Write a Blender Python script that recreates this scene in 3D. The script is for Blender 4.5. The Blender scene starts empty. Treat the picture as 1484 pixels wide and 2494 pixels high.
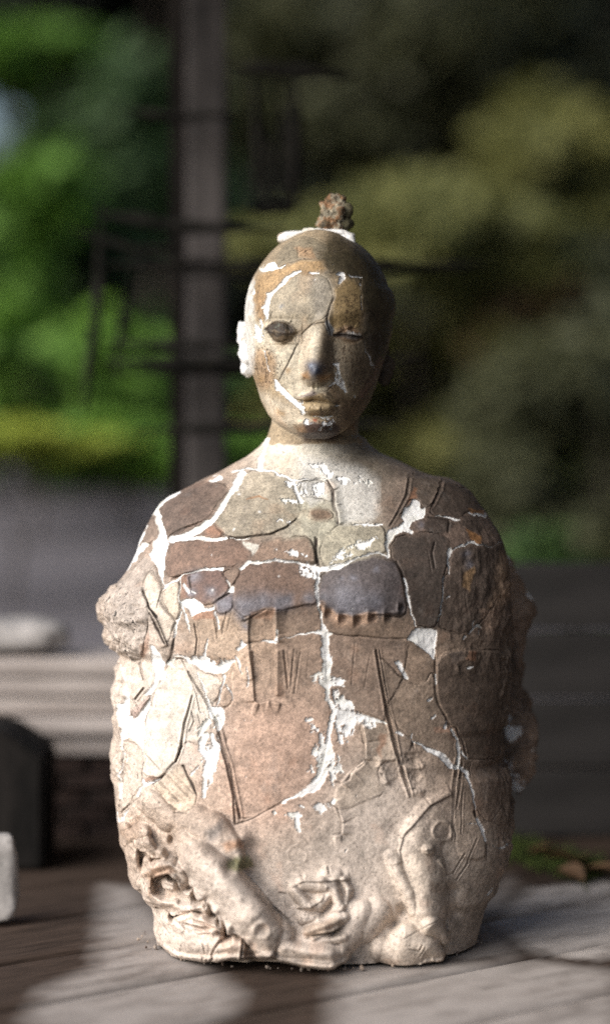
import bpy, math
import numpy as np
from mathutils import Vector

sc = bpy.context.scene
COL = sc.collection

# ------------------------------------------------------------------ camera, world, sun
CAMD, CAMZ, LENS = 2.25, 0.45, 85.0
FPX = 2493 * LENS / 36.0            # focal length in photo pixels (1484 x 2493 grid)
PX0, PY0 = 742.0, 1097.0            # where the optical axis meets the photo
cam = bpy.data.cameras.new("camera")
cam.sensor_fit = 'VERTICAL'; cam.sensor_height = 36.0; cam.lens = LENS
cam.shift_y = -(1246.5 - PY0) / 2493.0
cam.clip_start = 0.05; cam.clip_end = 300
cam.dof.use_dof = True; cam.dof.focus_distance = 2.165; cam.dof.aperture_fstop = 1.5
cam_o = bpy.data.objects.new("camera", cam); COL.objects.link(cam_o)
cam_o.location = (0, -CAMD, CAMZ); cam_o.rotation_euler = (math.radians(90), 0, 0)
sc.camera = cam_o

SUN_AZ, SUN_EL = math.radians(-54), math.radians(31)   # azimuth from the camera side (-Y) towards -X
sd = Vector((math.sin(SUN_AZ) * math.cos(SUN_EL), -math.cos(SUN_AZ) * math.cos(SUN_EL), math.sin(SUN_EL)))
w = bpy.data.worlds.new("World"); sc.world = w; w.use_nodes = True
nt = w.node_tree; bg = nt.nodes['Background']
sky = nt.nodes.new('ShaderNodeTexSky'); sky.sky_type = 'NISHITA'; sky.sun_disc = False
sky.sun_elevation = SUN_EL
sky.sun_rotation = math.atan2(sd.x, sd.y)
sky.dust_density = 3.0
nt.links.new(sky.outputs[0], bg.inputs[0]); bg.inputs[1].default_value = 0.10
sun = bpy.data.lights.new("sun", 'SUN'); sun.energy = 4.1; sun.angle = math.radians(62); sun.color = (1.0, 0.97, 0.94)
sun_o = bpy.data.objects.new("sun", sun); COL.objects.link(sun_o)
sun_o.rotation_euler = sd.to_track_quat('Z', 'Y').to_euler()
sc.view_settings.view_transform = 'Standard'; sc.view_settings.look = 'None'
sc.view_settings.exposure = 0.58; sc.view_settings.gamma = 1.0
sc.cycles.use_denoising = False
sc.cycles.max_bounces = 6; sc.cycles.diffuse_bounces = 3; sc.cycles.transparent_max_bounces = 6
sc.cycles.sample_clamp_indirect = 4.0

# ------------------------------------------------------------------ helpers
rng = np.random.default_rng(11)

def tag(o, label=None, cat=None, group=None, kind=None):
    if label: o['label'] = label
    if cat: o['category'] = cat
    if group: o['group'] = group
    if kind: o['kind'] = kind
    return o

def empty(name, loc=(0, 0, 0), rz=0.0):
    o = bpy.data.objects.new(name, None); COL.objects.link(o)
    o.location = loc; o.rotation_euler = (0, 0, rz); o.empty_display_size = 0.05
    return o

def mesh_obj(name, V, F, m, parent=None, smooth=True, attrs=None):
    """V: n x 3 array; F: list of arrays (m x 3 or m x 4). attrs: name -> (n,) float or (n,3) colour."""
    me = bpy.data.meshes.new(name)
    V = np.asarray(V, dtype=np.float32)
    if isinstance(F, np.ndarray): F = [F]
    F = [np.asarray(f, dtype=np.int32) for f in F if len(f)]
    nl = sum(f.size for f in F); npoly = sum(len(f) for f in F)
    me.vertices.add(len(V)); me.vertices.foreach_set("co", V.ravel())
    me.loops.add(nl); me.polygons.add(npoly)
    me.loops.foreach_set("vertex_index", np.concatenate([f.ravel() for f in F]))
    tot = np.concatenate([np.full(len(f), f.shape[1], dtype=np.int32) for f in F])
    st = np.concatenate([[0], np.cumsum(tot)[:-1]]).astype(np.int32)
    me.polygons.foreach_set("loop_start", st)
    me.polygons.foreach_set("use_smooth", np.full(npoly, smooth, dtype=bool))
    for k, a in (attrs or {}).items():
        a = np.asarray(a, dtype=np.float32)
        if a.ndim == 2:
            at = me.attributes.new(k, 'FLOAT_COLOR', 'POINT')
            at.data.foreach_set("color", np.concatenate([a, np.ones((len(a), 1), np.float32)], 1).ravel())
        else:
            at = me.attributes.new(k, 'FLOAT', 'POINT'); at.data.foreach_set("value", a)
    me.update(calc_edges=True); me.validate()
    if m is not None: me.materials.append(m)
    o = bpy.data.objects.new(name, me); COL.objects.link(o)
    if parent is not None: o.parent = parent
    return o

def hash3(ix, iy, iz, seed):
    with np.errstate(over='ignore'):
        h = (ix.astype(np.uint32) * np.uint32(374761393) + iy.astype(np.uint32) * np.uint32(668265263)
             + iz.astype(np.uint32) * np.uint32(2246822519) + np.uint32(seed * 3266489917 & 0xffffffff))
        h = (h ^ (h >> np.uint32(13))) * np.uint32(1274126177)
        h = (h ^ (h >> np.uint32(16))) * np.uint32(2654435761)
        h ^= h >> np.uint32(15)
    return h.astype(np.float32) / np.float32(4294967295.0)

def vnoise(P, scale, seed=0):
    """value noise in -1..1 at points P (n x 3), cells of size `scale`"""
    Q = np.asarray(P, dtype=np.float32) / np.float32(scale) + np.float32(500.0)
    I = np.floor(Q).astype(np.int64); f = (Q - I).astype(np.float32); f = f * f * (3 - 2 * f)
    out = 0
    for dx in (0, 1):
        wx = f[:, 0] if dx else 1 - f[:, 0]
        for dy in (0, 1):
            wy = f[:, 1] if dy else 1 - f[:, 1]
            for dz in (0, 1):
                wz = f[:, 2] if dz else 1 - f[:, 2]
                out = out + wx * wy * wz * hash3(I[:, 0] + dx, I[:, 1] + dy, I[:, 2] + dz, seed)
    return out * 2 - 1

def fbm(P, scale, octv=4, seed=0, gain=0.5):
    s = 0; a = 1.0; tot = 0
    for i in range(octv):
        s = s + a * vnoise(P, scale / 2 ** i, seed + i * 17); tot += a; a *= gain
    return s / tot

def sstep(a, b, x):
    t = np.clip((x - a) / (b - a), 0, 1); return t * t * (3 - 2 * t)

# ------------------------------------------------------------------ materials
def new_mat(name):
    m = bpy.data.materials.new(name); m.use_nodes = True
    return m, m.node_tree, m.node_tree.nodes['Principled BSDF']

def N(nt, t, **kw):
    n = nt.nodes.new(t)
    for k, v in kw.items():
        if k in n.inputs: n.inputs[k].default_value = v
        else: setattr(n, k, v)
    return n

def mat_noise(name, c1, c2, scale=20, rough=0.8, bump=0.3, stretch=(1, 1, 1), dist=0.003, detail=8, spec=0.3, c3=None):
    m, nt, b = new_mat(name)
    tc = N(nt, 'ShaderNodeTexCoord'); mp = N(nt, 'ShaderNodeMapping'); mp.inputs['Scale'].default_value = stretch
    nt.links.new(tc.outputs['Object'], mp.inputs[0])
    nz = N(nt, 'ShaderNodeTexNoise'); nz.inputs['Scale'].default_value = scale; nz.inputs['Detail'].default_value = detail
    nz.inputs['Roughness'].default_value = 0.65
    nt.links.new(mp.outputs[0], nz.inputs['Vector'])
    cr = N(nt, 'ShaderNodeValToRGB')
    cr.color_ramp.elements[0].position = 0.32; cr.color_ramp.elements[1].position = 0.68
    cr.color_ramp.elements[0].color = (*c1, 1); cr.color_ramp.elements[1].color = (*c2, 1)
    if c3:
        e = cr.color_ramp.elements.new(0.5); e.color = (*c3, 1)
    nt.links.new(nz.outputs['Fac'], cr.inputs[0]); nt.links.new(cr.outputs[0], b.inputs['Base Color'])
    b.inputs['Roughness'].default_value = rough; b.inputs['Specular IOR Level'].default_value = spec
    bp = N(nt, 'ShaderNodeBump'); bp.inputs['Strength'].default_value = bump; bp.inputs['Distance'].default_value = dist
    nt.links.new(nz.outputs['Fac'], bp.inputs['Height']); nt.links.new(bp.outputs[0], b.inputs['Normal'])
    return m

def mat_clay():
    """fired clay: colour from the 'tone' attribute of the piece, broken up by grain, pores and dusting; plaster is matt"""
    m, nt, b = new_mat("aged_fired_clay")
    at = N(nt, 'ShaderNodeAttribute', attribute_name='tone'); gl = N(nt, 'ShaderNodeAttribute', attribute_name='gloss')
    wh = N(nt, 'ShaderNodeAttribute', attribute_name='white')
    tc = N(nt, 'ShaderNodeTexCoord')
    def noise(s, d=6, r=0.7):
        n = N(nt, 'ShaderNodeTexNoise'); n.inputs['Scale'].default_value = s; n.inputs['Detail'].default_value = d
        n.inputs['Roughness'].default_value = r; nt.links.new(tc.outputs['Object'], n.inputs['Vector']); return n
    fine, mid = noise(420, 5, 0.75), noise(70, 7, 0.7)
    def ramp(n, p0, p1, v0, v1):
        r = N(nt, 'ShaderNodeMapRange'); r.inputs['From Min'].default_value = p0; r.inputs['From Max'].default_value = p1
        r.inputs['To Min'].default_value = v0; r.inputs['To Max'].default_value = v1
        nt.links.new(n.outputs['Fac'], r.inputs['Value']); return r
    rf, rm = ramp(fine, 0.3, 0.7, 0.55, 1.32), ramp(mid, 0.3, 0.7, 0.62, 1.30)
    mul = N(nt, 'ShaderNodeMath', operation='MULTIPLY'); nt.links.new(rf.outputs[0], mul.inputs[0]); nt.links.new(rm.outputs[0], mul.inputs[1])
    # white plaster keeps an even colour
    lerp = N(nt, 'ShaderNodeMix', data_type='FLOAT')
    nt.links.new(wh.outputs['Fac'], lerp.inputs[0]); nt.links.new(mul.outputs[0], lerp.inputs[2]); lerp.inputs[3].default_value = 1.0
    vm = N(nt, 'ShaderNodeVectorMath', operation='SCALE'); nt.links.new(at.outputs['Color'], vm.inputs[0]); nt.links.new(lerp.outputs[0], vm.inputs['Scale'])
    nt.links.new(vm.outputs[0], b.inputs['Base Color'])
    rg = N(nt, 'ShaderNodeMapRange'); rg.inputs['To Min'].default_value = 0.82; rg.inputs['To Max'].default_value = 0.38
    nt.links.new(gl.outputs['Fac'], rg.inputs['Value']); nt.links.new(rg.outputs[0], b.inputs['Roughness'])
    b.inputs['Specular IOR Level'].default_value = 0.4
    add = N(nt, 'ShaderNodeMath', operation='ADD'); nt.links.new(fine.outputs['Fac'], add.inputs[0]); nt.links.new(mid.outputs['Fac'], add.inputs[1])
    bp = N(nt, 'ShaderNodeBump'); bp.inputs['Strength'].default_value = 0.5; bp.inputs['Distance'].default_value = 0.0012
    nt.links.new(add.outputs[0], bp.inputs['Height']); nt.links.new(bp.outputs[0], b.inputs['Normal'])
    return m

def mat_leaf(name, c1, c2, rough=0.75, trans=0.25):
    m, nt, b = new_mat(name)
    at = N(nt, 'ShaderNodeAttribute', attribute_name='var')
    mx = N(nt, 'ShaderNodeMix', data_type='RGBA'); nt.links.new(at.outputs['Fac'], mx.inputs[0])
    mx.inputs[6].default_value = (*c1, 1); mx.inputs[7].default_value = (*c2, 1)
    nt.links.new(mx.outputs[2], b.inputs['Base Color']); b.inputs['Roughness'].default_value = rough
    tr = N(nt, 'ShaderNodeBsdfTranslucent'); nt.links.new(mx.outputs[2], tr.inputs['Color'])
    ms = N(nt, 'ShaderNodeMixShader'); ms.inputs[0].default_value = trans
    nt.links.new(b.outputs[0], ms.inputs[1]); nt.links.new(tr.outputs[0], ms.inputs[2])
    nt.links.new(ms.outputs[0], nt.nodes['Material Output'].inputs['Surface'])
    return m

M_CLAY = mat_clay()
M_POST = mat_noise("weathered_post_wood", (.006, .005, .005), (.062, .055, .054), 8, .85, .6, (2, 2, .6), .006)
M_DARKWOOD = mat_noise("dark_wood", (.004, .0035, .0035), (.014, .012, .011), 18, .95, .4, (3, 3, .4), spec=.05)
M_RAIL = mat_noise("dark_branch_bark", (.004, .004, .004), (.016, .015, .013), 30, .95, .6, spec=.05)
M_BOARD = mat_noise("silvered_board_wood", (.12, .10, .09), (.40, .36, .34), 9, .85, .5, (.5, 6, 8), .004)
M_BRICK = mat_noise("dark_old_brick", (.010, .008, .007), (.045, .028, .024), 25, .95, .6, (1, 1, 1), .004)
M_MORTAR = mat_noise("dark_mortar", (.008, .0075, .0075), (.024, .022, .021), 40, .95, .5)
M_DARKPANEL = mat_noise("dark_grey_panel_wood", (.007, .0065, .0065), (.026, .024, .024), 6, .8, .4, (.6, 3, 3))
M_STONE = mat_noise("pale_stone", (.13, .125, .12), (.38, .36, .35), 12, .9, .6, (1, 1, 1), .006)
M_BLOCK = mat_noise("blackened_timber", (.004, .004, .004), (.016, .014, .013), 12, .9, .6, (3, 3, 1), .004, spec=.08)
M_SKYBLOCK = mat_noise("sky_block_boards", (.03, .025, .02), (.08, .065, .055), 8, .9, .4, (.5, 4, 4))
M_BARK = mat_noise("tree_bark", (.015, .012, .010), (.06, .05, .04), 25, .95, .8, (1, 1, .3), .01)
# ------------------------------------------------------------------ drawing survey of the bust (photo grid 1484 x 2493)
RW, RH = 1484, 2493
VIEWS = {'F': (0, 0, 0.60870), 'H': (900, 750, 2.0054), 'L': (380, 1750, 1.613), 'R': (1200, 1750, 1.4133), 'Q': (400, 2600, 1.649),
         'P': (1200, 2600, 1.4133), 'A': (420, 3150, 1.484), 'B': (1250, 3100, 1.649), 'E': (980, 1200, 2.3935), 'C': (800, 2350, 1.649)}
SF = 1484 / 2438.0

def pts(s):
    """'L:x,y,w x,y,w ...' -> array in photo-grid units"""
    v, body = s.split(':'); ox, oy, k = VIEWS[v]
    rows = []
    for t in body.split():
        a = [float(q) for q in t.split(',')]
        r = [(ox + a[0] / k) * SF, (oy + a[1] / k) * SF]
        if len(a) > 2: r.append(a[2] / k * SF)
        rows.append(r)
    return np.array(rows, dtype=np.float32)

W_ = np.zeros((RH, RW), np.float32)      # plaster
D_ = np.zeros((RH, RW), np.float32)      # darkening along open cracks, grooves and edges
G_ = np.zeros((RH, RW), np.float32)      # glaze
B_ = np.zeros((RH, RW), np.float32)      # dry-brushed / broken plaster
K_ = np.zeros((RH, RW), np.float32)      # roughness of the modelling
Hh = np.zeros((RH, RW), np.float32)      # relief in metres
T_ = np.zeros((RH, RW, 3), np.float32)   # clay colour
M_ = np.zeros((RH, RW), np.float32)      # burnt speckle
DS_ = np.zeros((RH, RW), np.float32)     # sherd edges
S_ = np.zeros((RH, RW), np.int16)        # which sherd

LINEW = 1.0
def window(x0, x1, y0, y1):
    x0, x1 = max(0, int(x0)), min(RW, int(x1) + 2); y0, y1 = max(0, int(y0)), min(RH, int(y1) + 2)
    if x1 <= x0 or y1 <= y0: return None
    X, Y = np.meshgrid(np.arange(x0, x1, dtype=np.float32), np.arange(y0, y1, dtype=np.float32))
    return (slice(y0, y1), slice(x0, x1)), X, Y

def polyline(p, extra=0.0):
    """yields (window, distance, interpolated width) for each segment"""
    for a, b in zip(p[:-1], p[1:]):
        r = max(a[2], b[2]) / 2 + 3 + extra
        g = window(min(a[0], b[0]) - r, max(a[0], b[0]) + r, min(a[1], b[1]) - r, max(a[1], b[1]) + r)
        if g is None: continue
        sl, X, Y = g
        dx, dy = b[0] - a[0], b[1] - a[1]; L = dx * dx + dy * dy + 1e-6
        t = np.clip(((X - a[0]) * dx + (Y - a[1]) * dy) / L, 0, 1)
        d = np.hypot(X - a[0] - t * dx, Y - a[1] - t * dy)
        side = ((X - a[0]) * dy - (Y - a[1]) * dx) / math.sqrt(L)
        yield sl, d, a[2] + (b[2] - a[2]) * t, side, t

def line(R, s, val=1.0, soft=1.6):
    p_ = pts(s); p_[:, 2] *= LINEW
    for sl, d, wd, _s, _t in polyline(p_):
        m = np.clip((wd / 2 - d) / soft + 0.5, 0, 1) * val
        R[sl] = np.maximum(R[sl], m)

def polymask(P, soft=1.5):
    g = window(P[:, 0].min() - 4, P[:, 0].max() + 4, P[:, 1].min() - 4, P[:, 1].max() + 4)
    if g is None: return None
    sl, X, Y = g
    ins = np.zeros(X.shape, bool); dm = np.full(X.shape, 1e9, np.float32)
    n = len(P)
    for i in range(n):
        a, b = P[i], P[(i + 1) % n]
        if a[1] != b[1]:
            c = ((a[1] > Y) != (b[1] > Y)) & (X < (b[0] - a[0]) * (Y - a[1]) / (b[1] - a[1]) + a[0]); ins ^= c
        dx, dy = b[0] - a[0], b[1] - a[1]; L = dx * dx + dy * dy + 1e-6
        t = np.clip(((X - a[0]) * dx + (Y - a[1]) * dy) / L, 0, 1)
        dm = np.minimum(dm, np.hypot(X - a[0] - t * dx, Y - a[1] - t * dy))
    return sl, np.clip(np.where(ins, dm, -dm) / soft + 0.5, 0, 1), np.where(ins, dm, -dm)

def poly(R, s, val=1.0, soft=1.5):
    g = polymask(pts(s)[:, :2], soft)
    if g: R[g[0]] = np.maximum(R[g[0]], g[1] * val)

def tone(s, col, amt=1.0, soft=8.0):
    g = polymask(pts(s)[:, :2], soft)
    if g:
        m = (g[1] * amt)[..., None]; T_[g[0]] = T_[g[0]] * (1 - m) + np.array(col, np.float32) * m

def tline(s, col, amt=1.0, soft=2.0):
    for sl, d, wd, _s, _t in polyline(pts(s)):
        m = (np.clip((wd / 2 - d) / soft + 0.5, 0, 1) * amt)[..., None]
        T_[sl] = T_[sl] * (1 - m) + np.array(col, np.float32) * m

def spot(s, col, amt=1.0):
    """soft round patches of colour: x,y,radius"""
    for x, y, r in pts(s):
        g = window(x - 2.2 * r, x + 2.2 * r, y - 2.2 * r, y + 2.2 * r)
        if g is None: continue
        sl, X, Y = g
        m = (np.exp(-((X - x) ** 2 + (Y - y) ** 2) / (r * r)) * amt)[..., None]
        T_[sl] = T_[sl] * (1 - m) + np.array(col, np.float32) * m

def bump(s, h, rx=1.0, ry=1.0, R=None):
    """gaussian swelling, x,y,radius; h in metres"""
    R = Hh if R is None else R
    for x, y, r in pts(s):
        ax, ay = r * rx, r * ry
        g = window(x - 2.5 * ax, x + 2.5 * ax, y - 2.5 * ay, y + 2.5 * ay)
        if g is None: continue
        sl, X, Y = g
        R[sl] += h * np.exp(-((X - x) / ax) ** 2 - ((Y - y) / ay) ** 2)

def limb(s, hs, power=0.5, base=0.0):
    """a rounded roll along a line; the width is the full width; hs: height at each point (m)"""
    p = pts(s)
    hs = [hs] * len(p) if not hasattr(hs, '__len__') else hs
    for (a, b, h0, h1) in zip(p[:-1], p[1:], hs[:-1], hs[1:]):
        for sl, d, wd, _s, t in polyline(np.array([a, b])):
            q = np.clip(1 - (d / (wd / 2)) ** 2, 0, 1)
            hh = base * (q > 0) + (h0 + (h1 - h0) * t) * q ** power
            Hh[sl] = np.maximum(Hh[sl], hh)

def groove(s, depth=0.0025, lip=0.0012, colour=True):
    """a scored line: a cut with a raised burr on each side"""
    for sl, d, wd, _s, _t in polyline(pts(s), 8):
        q = d / np.maximum(wd / 2, 0.5)
        Hh[sl] += (-depth * np.exp(-q ** 2 * 1.6) + lip * np.exp(-(q - 2.0) ** 2 * 2)) / 1.0 * np.where(_t <= 0, 0.0, np.where(_t >= 1, 0.0, 1.0))
        if colour: D_[sl] = np.maximum(D_[sl], 0.45 * np.exp(-q ** 2 * 1.5))

def step(s, h=0.003, side=1, reach=26.0):
    """an edge: one side of the line stands proud and slopes away"""
    for sl, d, wd, sd_, t in polyline(pts(s), reach):
        on = (t > 0) & (t < 1)
        m = np.clip(1 - d / reach, 0, 1) ** 1.5 * np.clip(sd_ * side / 1.5 + 0.5, 0, 1)
        Hh[sl] += h * m * on
        D_[sl] = np.maximum(D_[sl], 0.55 * np.clip(1.2 - d / np.maximum(wd / 2, .6), 0, 1) * on)

def ring(s, width, h, hole=-0.006):
    for x, y, r in pts(s):
        wd = width * r
        g = window(x - r - wd, x + r + wd, y - r - wd, y + r + wd)
        if g is None: continue
        sl, X, Y = g
        d = np.hypot(X - x, Y - y)
        Hh[sl] += h * np.exp(-((d - r) / (wd * .6)) ** 2) + hole * np.exp(-(d / (r * .7)) ** 2)

TERR = (.22, .145, .11); BROWN = (.130, .092, .073); DARK = (.055, .042, .035); TAN = (.345, .27, .215)
CREAM = (.55, .475, .415); BLUE = (.15, .148, .172); OLIVE = (.30, .265, .205); PLAST = (.74, .74, .735); ORANGE = (.34, .17, .07)
GREYW = (.56, .55, .52); PINK = (.42, .29, .225); OCHRE = (.33, .235, .12)

# ---- general clay colours of the torso
T_[:] = TAN
spot('F:560,1420,170 760,1450,170 930,1420,170 1080,1400,150 1180,1500,130', BROWN, .95)
spot('F:450,1260,110 1060,1260,140 1150,1330,120', BROWN, .85)
spot('F:1130,1660,130 1170,1790,120 1080,1570,130 1190,1930,110', (.17, .125, .095), .9)
spot('F:1000,1600,110 960,1750,90', (.27, .20, .15), .7)
spot('F:880,1600,110 860,1480,90', (.20, .14, .10), .8)
spot('F:640,1750,120 650,1880,130 700,1960,110 730,1820,90', PINK, .9)
spot('F:560,1560,80 620,1620,90 510,1520,60', (.42, .32, .24), .8)
spot('F:700,1630,70 690,1570,70', (.24, .175, .13), .8)
spot('F:800,2080,120 760,2140,110', (.37, .31, .26), .8)
spot('F:330,1500,80 300,1700,90 330,1880,90 350,1600,70', (.50, .43, .37), .8)
spot('F:420,1720,90 440,1800,80', (.53, .47, .42), .85)
spot('F:900,1950,110 930,2060,110 880,2180,130 1000,2250,150 760,2280,150 560,2200,150 450,2250,130', CREAM, .85)
spot('F:1030,2120,80 1020,2290,90', (.55, .47, .39), .8)
spot('F:1150,2080,90 1150,2200,90', (.36, .30, .25), .8)
spot('F:770,1090,120 720,1060,90', (.56, .53, .46), .95)
spot('F:870,1100,50 900,1130,60', (.20, .17, .13), .7)
spot('F:330,1480,60', (.34, .30, .27), .6)
spot('F:780,1280,90 850,1330,70 740,1240,60', (.45, .43, .34), .8)

def chaikin(P):
    Q = np.roll(P, -1, 0); return np.stack([P * .75 + Q * .25, P * .25 + Q * .75], 1).reshape(-1, 2)

# ---- sherds: painted one over the other; each is cut out as a piece of its own
SHERDS = []
def sherd(s, col, amt=.9, lift=0.0008, glaze=0.0, edge=.6, soft=15):
    k = len(SHERDS) + 1; SHERDS.append(s)
    P = chaikin(chaikin(pts(s)[:, :2])); g = polymask(P, 1.2)
    if not g: return
    sl, m, sdist = g
    S_[sl] = np.where(m > .5, k, S_[sl])
    mm = (np.clip(sdist / soft + .5, 0, 1) * amt)[..., None]
    T_[sl] = T_[sl] * (1 - mm) + np.array(col, np.float32) * mm
    DS_[sl] = np.maximum(DS_[sl], edge * np.exp(-(sdist / 1.2) ** 2))
    cx, cy = P.mean(0); ext = np.ptp(P, axis=0).max()
    yy, xx = np.mgrid[sl[0], sl[1]]
    r = np.random.default_rng(k)
    tilt = ((xx - cx) * r.uniform(-1, 1) + (yy - cy) * r.uniform(-1, 1)) / ext * (0.0042 if lift > .0005 else .001) + (r.uniform(-.0006, .0009) if lift > .0005 else 0)
    Hh[sl] += (lift + tilt) * m * np.clip(sdist / 5 + .4, 0, 1)
    if glaze: G_[sl] = np.maximum(G_[sl], m * glaze)

SH_TORSO = [
 ('L:415,460 450,420 560,340 640,285 730,285 800,300 855,320 840,360 800,400 780,440 750,490 690,540 640,560 560,590 500,640 455,600 425,540', BROWN, .9),
 ('L:980,215 1100,205 1200,235 1270,300 1310,380 1330,440 1310,510 1240,575 1130,620 1000,640 870,650 800,590 760,530 830,460 880,350 930,290', OLIVE, .85),
 ('L:490,670 600,665 700,650 800,660 900,650 960,690 1000,770 990,800 900,830 835,830 700,845 560,885 480,910 450,850 470,760', (.165, .105, .078), .9),
 ('L:1050,700 1150,660 1300,640 1400,650 1425,780 1430,810 1300,795 1200,795 1080,800 1010,800 1020,740', (.22, .15, .11), .85),
 ('L:830,850 930,835 935,880 905,930 880,960 850,915', (.17, .12, .09), .9),
 ('L:575,890 640,868 740,850 820,850 850,920 870,960 840,1010 800,1040 760,1070 690,1080 640,1040 580,1030 590,960', (.125, .075, .062), .9),
 ('L:935,855 1000,815 1080,805 1200,800 1320,805 1440,840 1430,930 1435,1000 1440,1080 1330,1085 1230,1110 1100,1110 1010,1140 960,1170 920,1130 893,1090 893,960', (.145, .095, .072), .9),
 ('L:870,1000 890,1010 888,1100 860,1130 800,1145 770,1110 770,1070 810,1040', (.14, .13, .15), .9),
 ('L:700,600 740,560 775,555 800,590 830,630 800,640 730,640', (.24, .13, .085), .9),
 ('L:420,1040 435,985 480,950 545,905 545,1020 548,1080 535,1160 520,1180 470,1120', (.46, .40, .32), .8),
 ('L:300,980 330,1060 350,1130 390,1170 430,1250 460,1330 490,1290 520,1200 515,1180 450,1110 412,1050 430,985 400,900 340,840', (.52, .46, .39), .8),
 ('L:340,520 385,520 395,600 370,670 330,690 300,660', (.20, .15, .12), .85),
 ('L:200,890 280,790 340,760 400,860 430,950 425,990 340,830 300,980 340,1080 345,1180 320,1300 290,1450 200,1400 160,1350 80,1290 70,1200 40,1130 60,1030', (.33, .285, .25), .7),
 # centre and right chest
 ('R:110,760 200,740 330,685 400,668 500,672 560,730 585,830 600,930 600,1000 540,1010 420,1000 300,1005 210,1005 140,960 105,900', (.080, .068, .070), .95),
 ('R:520,590 560,550 640,560 700,530 830,560 850,630 840,700 808,790 805,870 795,960 770,1080 690,1075 645,1070 620,960 585,800 550,720 515,670', (.060, .046, .038), .95),
 ('R:850,640 940,605 1000,612 1060,615 1145,595 1165,650 1185,760 1120,900 1060,1000 1000,1060 960,1095 860,1105 790,1090 785,1040 810,870 812,790 845,770', (.085, .063, .05), .9),
 ('R:800,230 900,260 960,310 1040,410 1000,420 940,410 900,460 830,445 770,440 735,400 780,310', (.06, .045, .036), .9),
 ('R:625,200 700,205 790,225 780,300 735,395 690,390 640,340 600,370 575,420 505,505 545,440 600,320', (.125, .098, .078), .85),
 ('R:0,250 60,245 150,250 180,300 190,370 130,350 60,345 0,330', (.42, .40, .35), .8),
 ('R:50,410 100,395 170,410 185,450 150,470 60,465', (.19, .13, .09), .95),
 ('R:100,590 200,500 300,495 460,490 480,520 485,600 490,655 400,655 300,690 200,735 125,735', (.33, .30, .23), .75),
 # belly
 ('C:300,390 400,350 490,355 510,300 640,305 790,295 820,400 830,600 850,760 860,900 840,1060 800,1250 690,1330 580,1400 430,1480 230,1560 210,1250 160,960 140,800 210,770 215,690 200,560', (.40, .28, .215), .25),
 ('C:815,290 870,300 1010,330 1180,325 1365,345 1370,400 1330,640 1230,770 1220,880 1190,880 1050,810 930,820 860,780 850,700 830,560', (.17, .125, .10), .6),
 ('C:1040,880 1090,900 1180,900 1230,920 1310,1150 1180,1150 1160,1250 1240,1350 1110,1400 930,1480 880,1400 900,1300 980,1280 1000,1215 1070,1180 1090,1090 1060,960', (.45, .37, .295), .5),
 ('P:765,180 780,310 830,390 860,440 890,440 900,500 950,605 1115,605 1140,560 1130,430 1160,400 1170,300 1190,180 1180,20 1060,0 770,0', (.115, .085, .066), .8),
 ('P:430,10 590,180 700,200 755,100 762,250 780,310 830,390 850,440 870,500 880,640 840,630 800,590 690,540 560,460 500,340 460,180', (.26, .20, .155), .55),
 ('P:950,620 1110,615 1180,690 1195,860 1195,1000 1060,980 1000,900 985,820 965,720', (.19, .14, .11), .7),
 ('P:900,700 950,720 980,840 990,950 1030,1000 1050,1090 1050,1190 900,1180 870,1080 880,800', (.27, .21, .165), .5),
 # left side
 ('Q:350,310 440,110 500,60 580,60 660,140 740,170 800,180 760,340 720,420 760,560 700,650 600,600 540,620 500,740 440,800 390,850 290,840 285,740 300,500 330,380', (.62, .57, .50), .6),
 ('Q:150,640 190,590 275,660 285,720 280,830 300,880 240,960 150,1060 125,1080 140,960 145,800', (.47, .40, .34), .7),
 ('Q:190,440 250,365 340,290 320,330 260,405 210,465', (.36, .26, .23), .9),
 ('Q:845,240 870,280 875,340 850,370 800,380 785,330 810,270', (.36, .27, .21), .8),
 ('Q:720,250 760,235 800,250 780,310 750,350 715,300', (.33, .27, .22), .8),
 ('Q:420,830 500,750 540,760 610,860 640,990 600,1060 500,1060 400,950 340,890', (.44, .36, .28), .8),
]
for s, c, a in SH_TORSO: sherd(s, c, a)
N_TORSO = len(SHERDS)

# glaze on the chest
def glaze_spots(s, amt=.8):
    spot(s, BLUE, amt)
    for x, y, r in pts(s):
        g = window(x - 2 * r, x + 2 * r, y - 2 * r, y + 2 * r)
        sl, X, Y = g; G_[sl] = np.maximum(G_[sl], .8 * np.exp(-((X - x) ** 2 + (Y - y) ** 2) / (r * r)))
glaze_spots('L:940,1080,60 1000,1090,70 1080,1060,70 1190,1070,60 640,900,40 750,1000,40 620,1000,30 830,1080,45 950,1160,36 1380,1040,40 960,1220,24 1240,1050,40')
glaze_spots('R:240,900,70 320,930,80 420,930,60 240,960,50 130,900,36', .75)
glaze_spots('R:960,720,26 940,660,22 680,490,22', .7)  # includes blue-grey oval highlights painted into the colour
spot('R:300,790,20 240,800,14 430,740,16', BLUE, .8)

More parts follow.
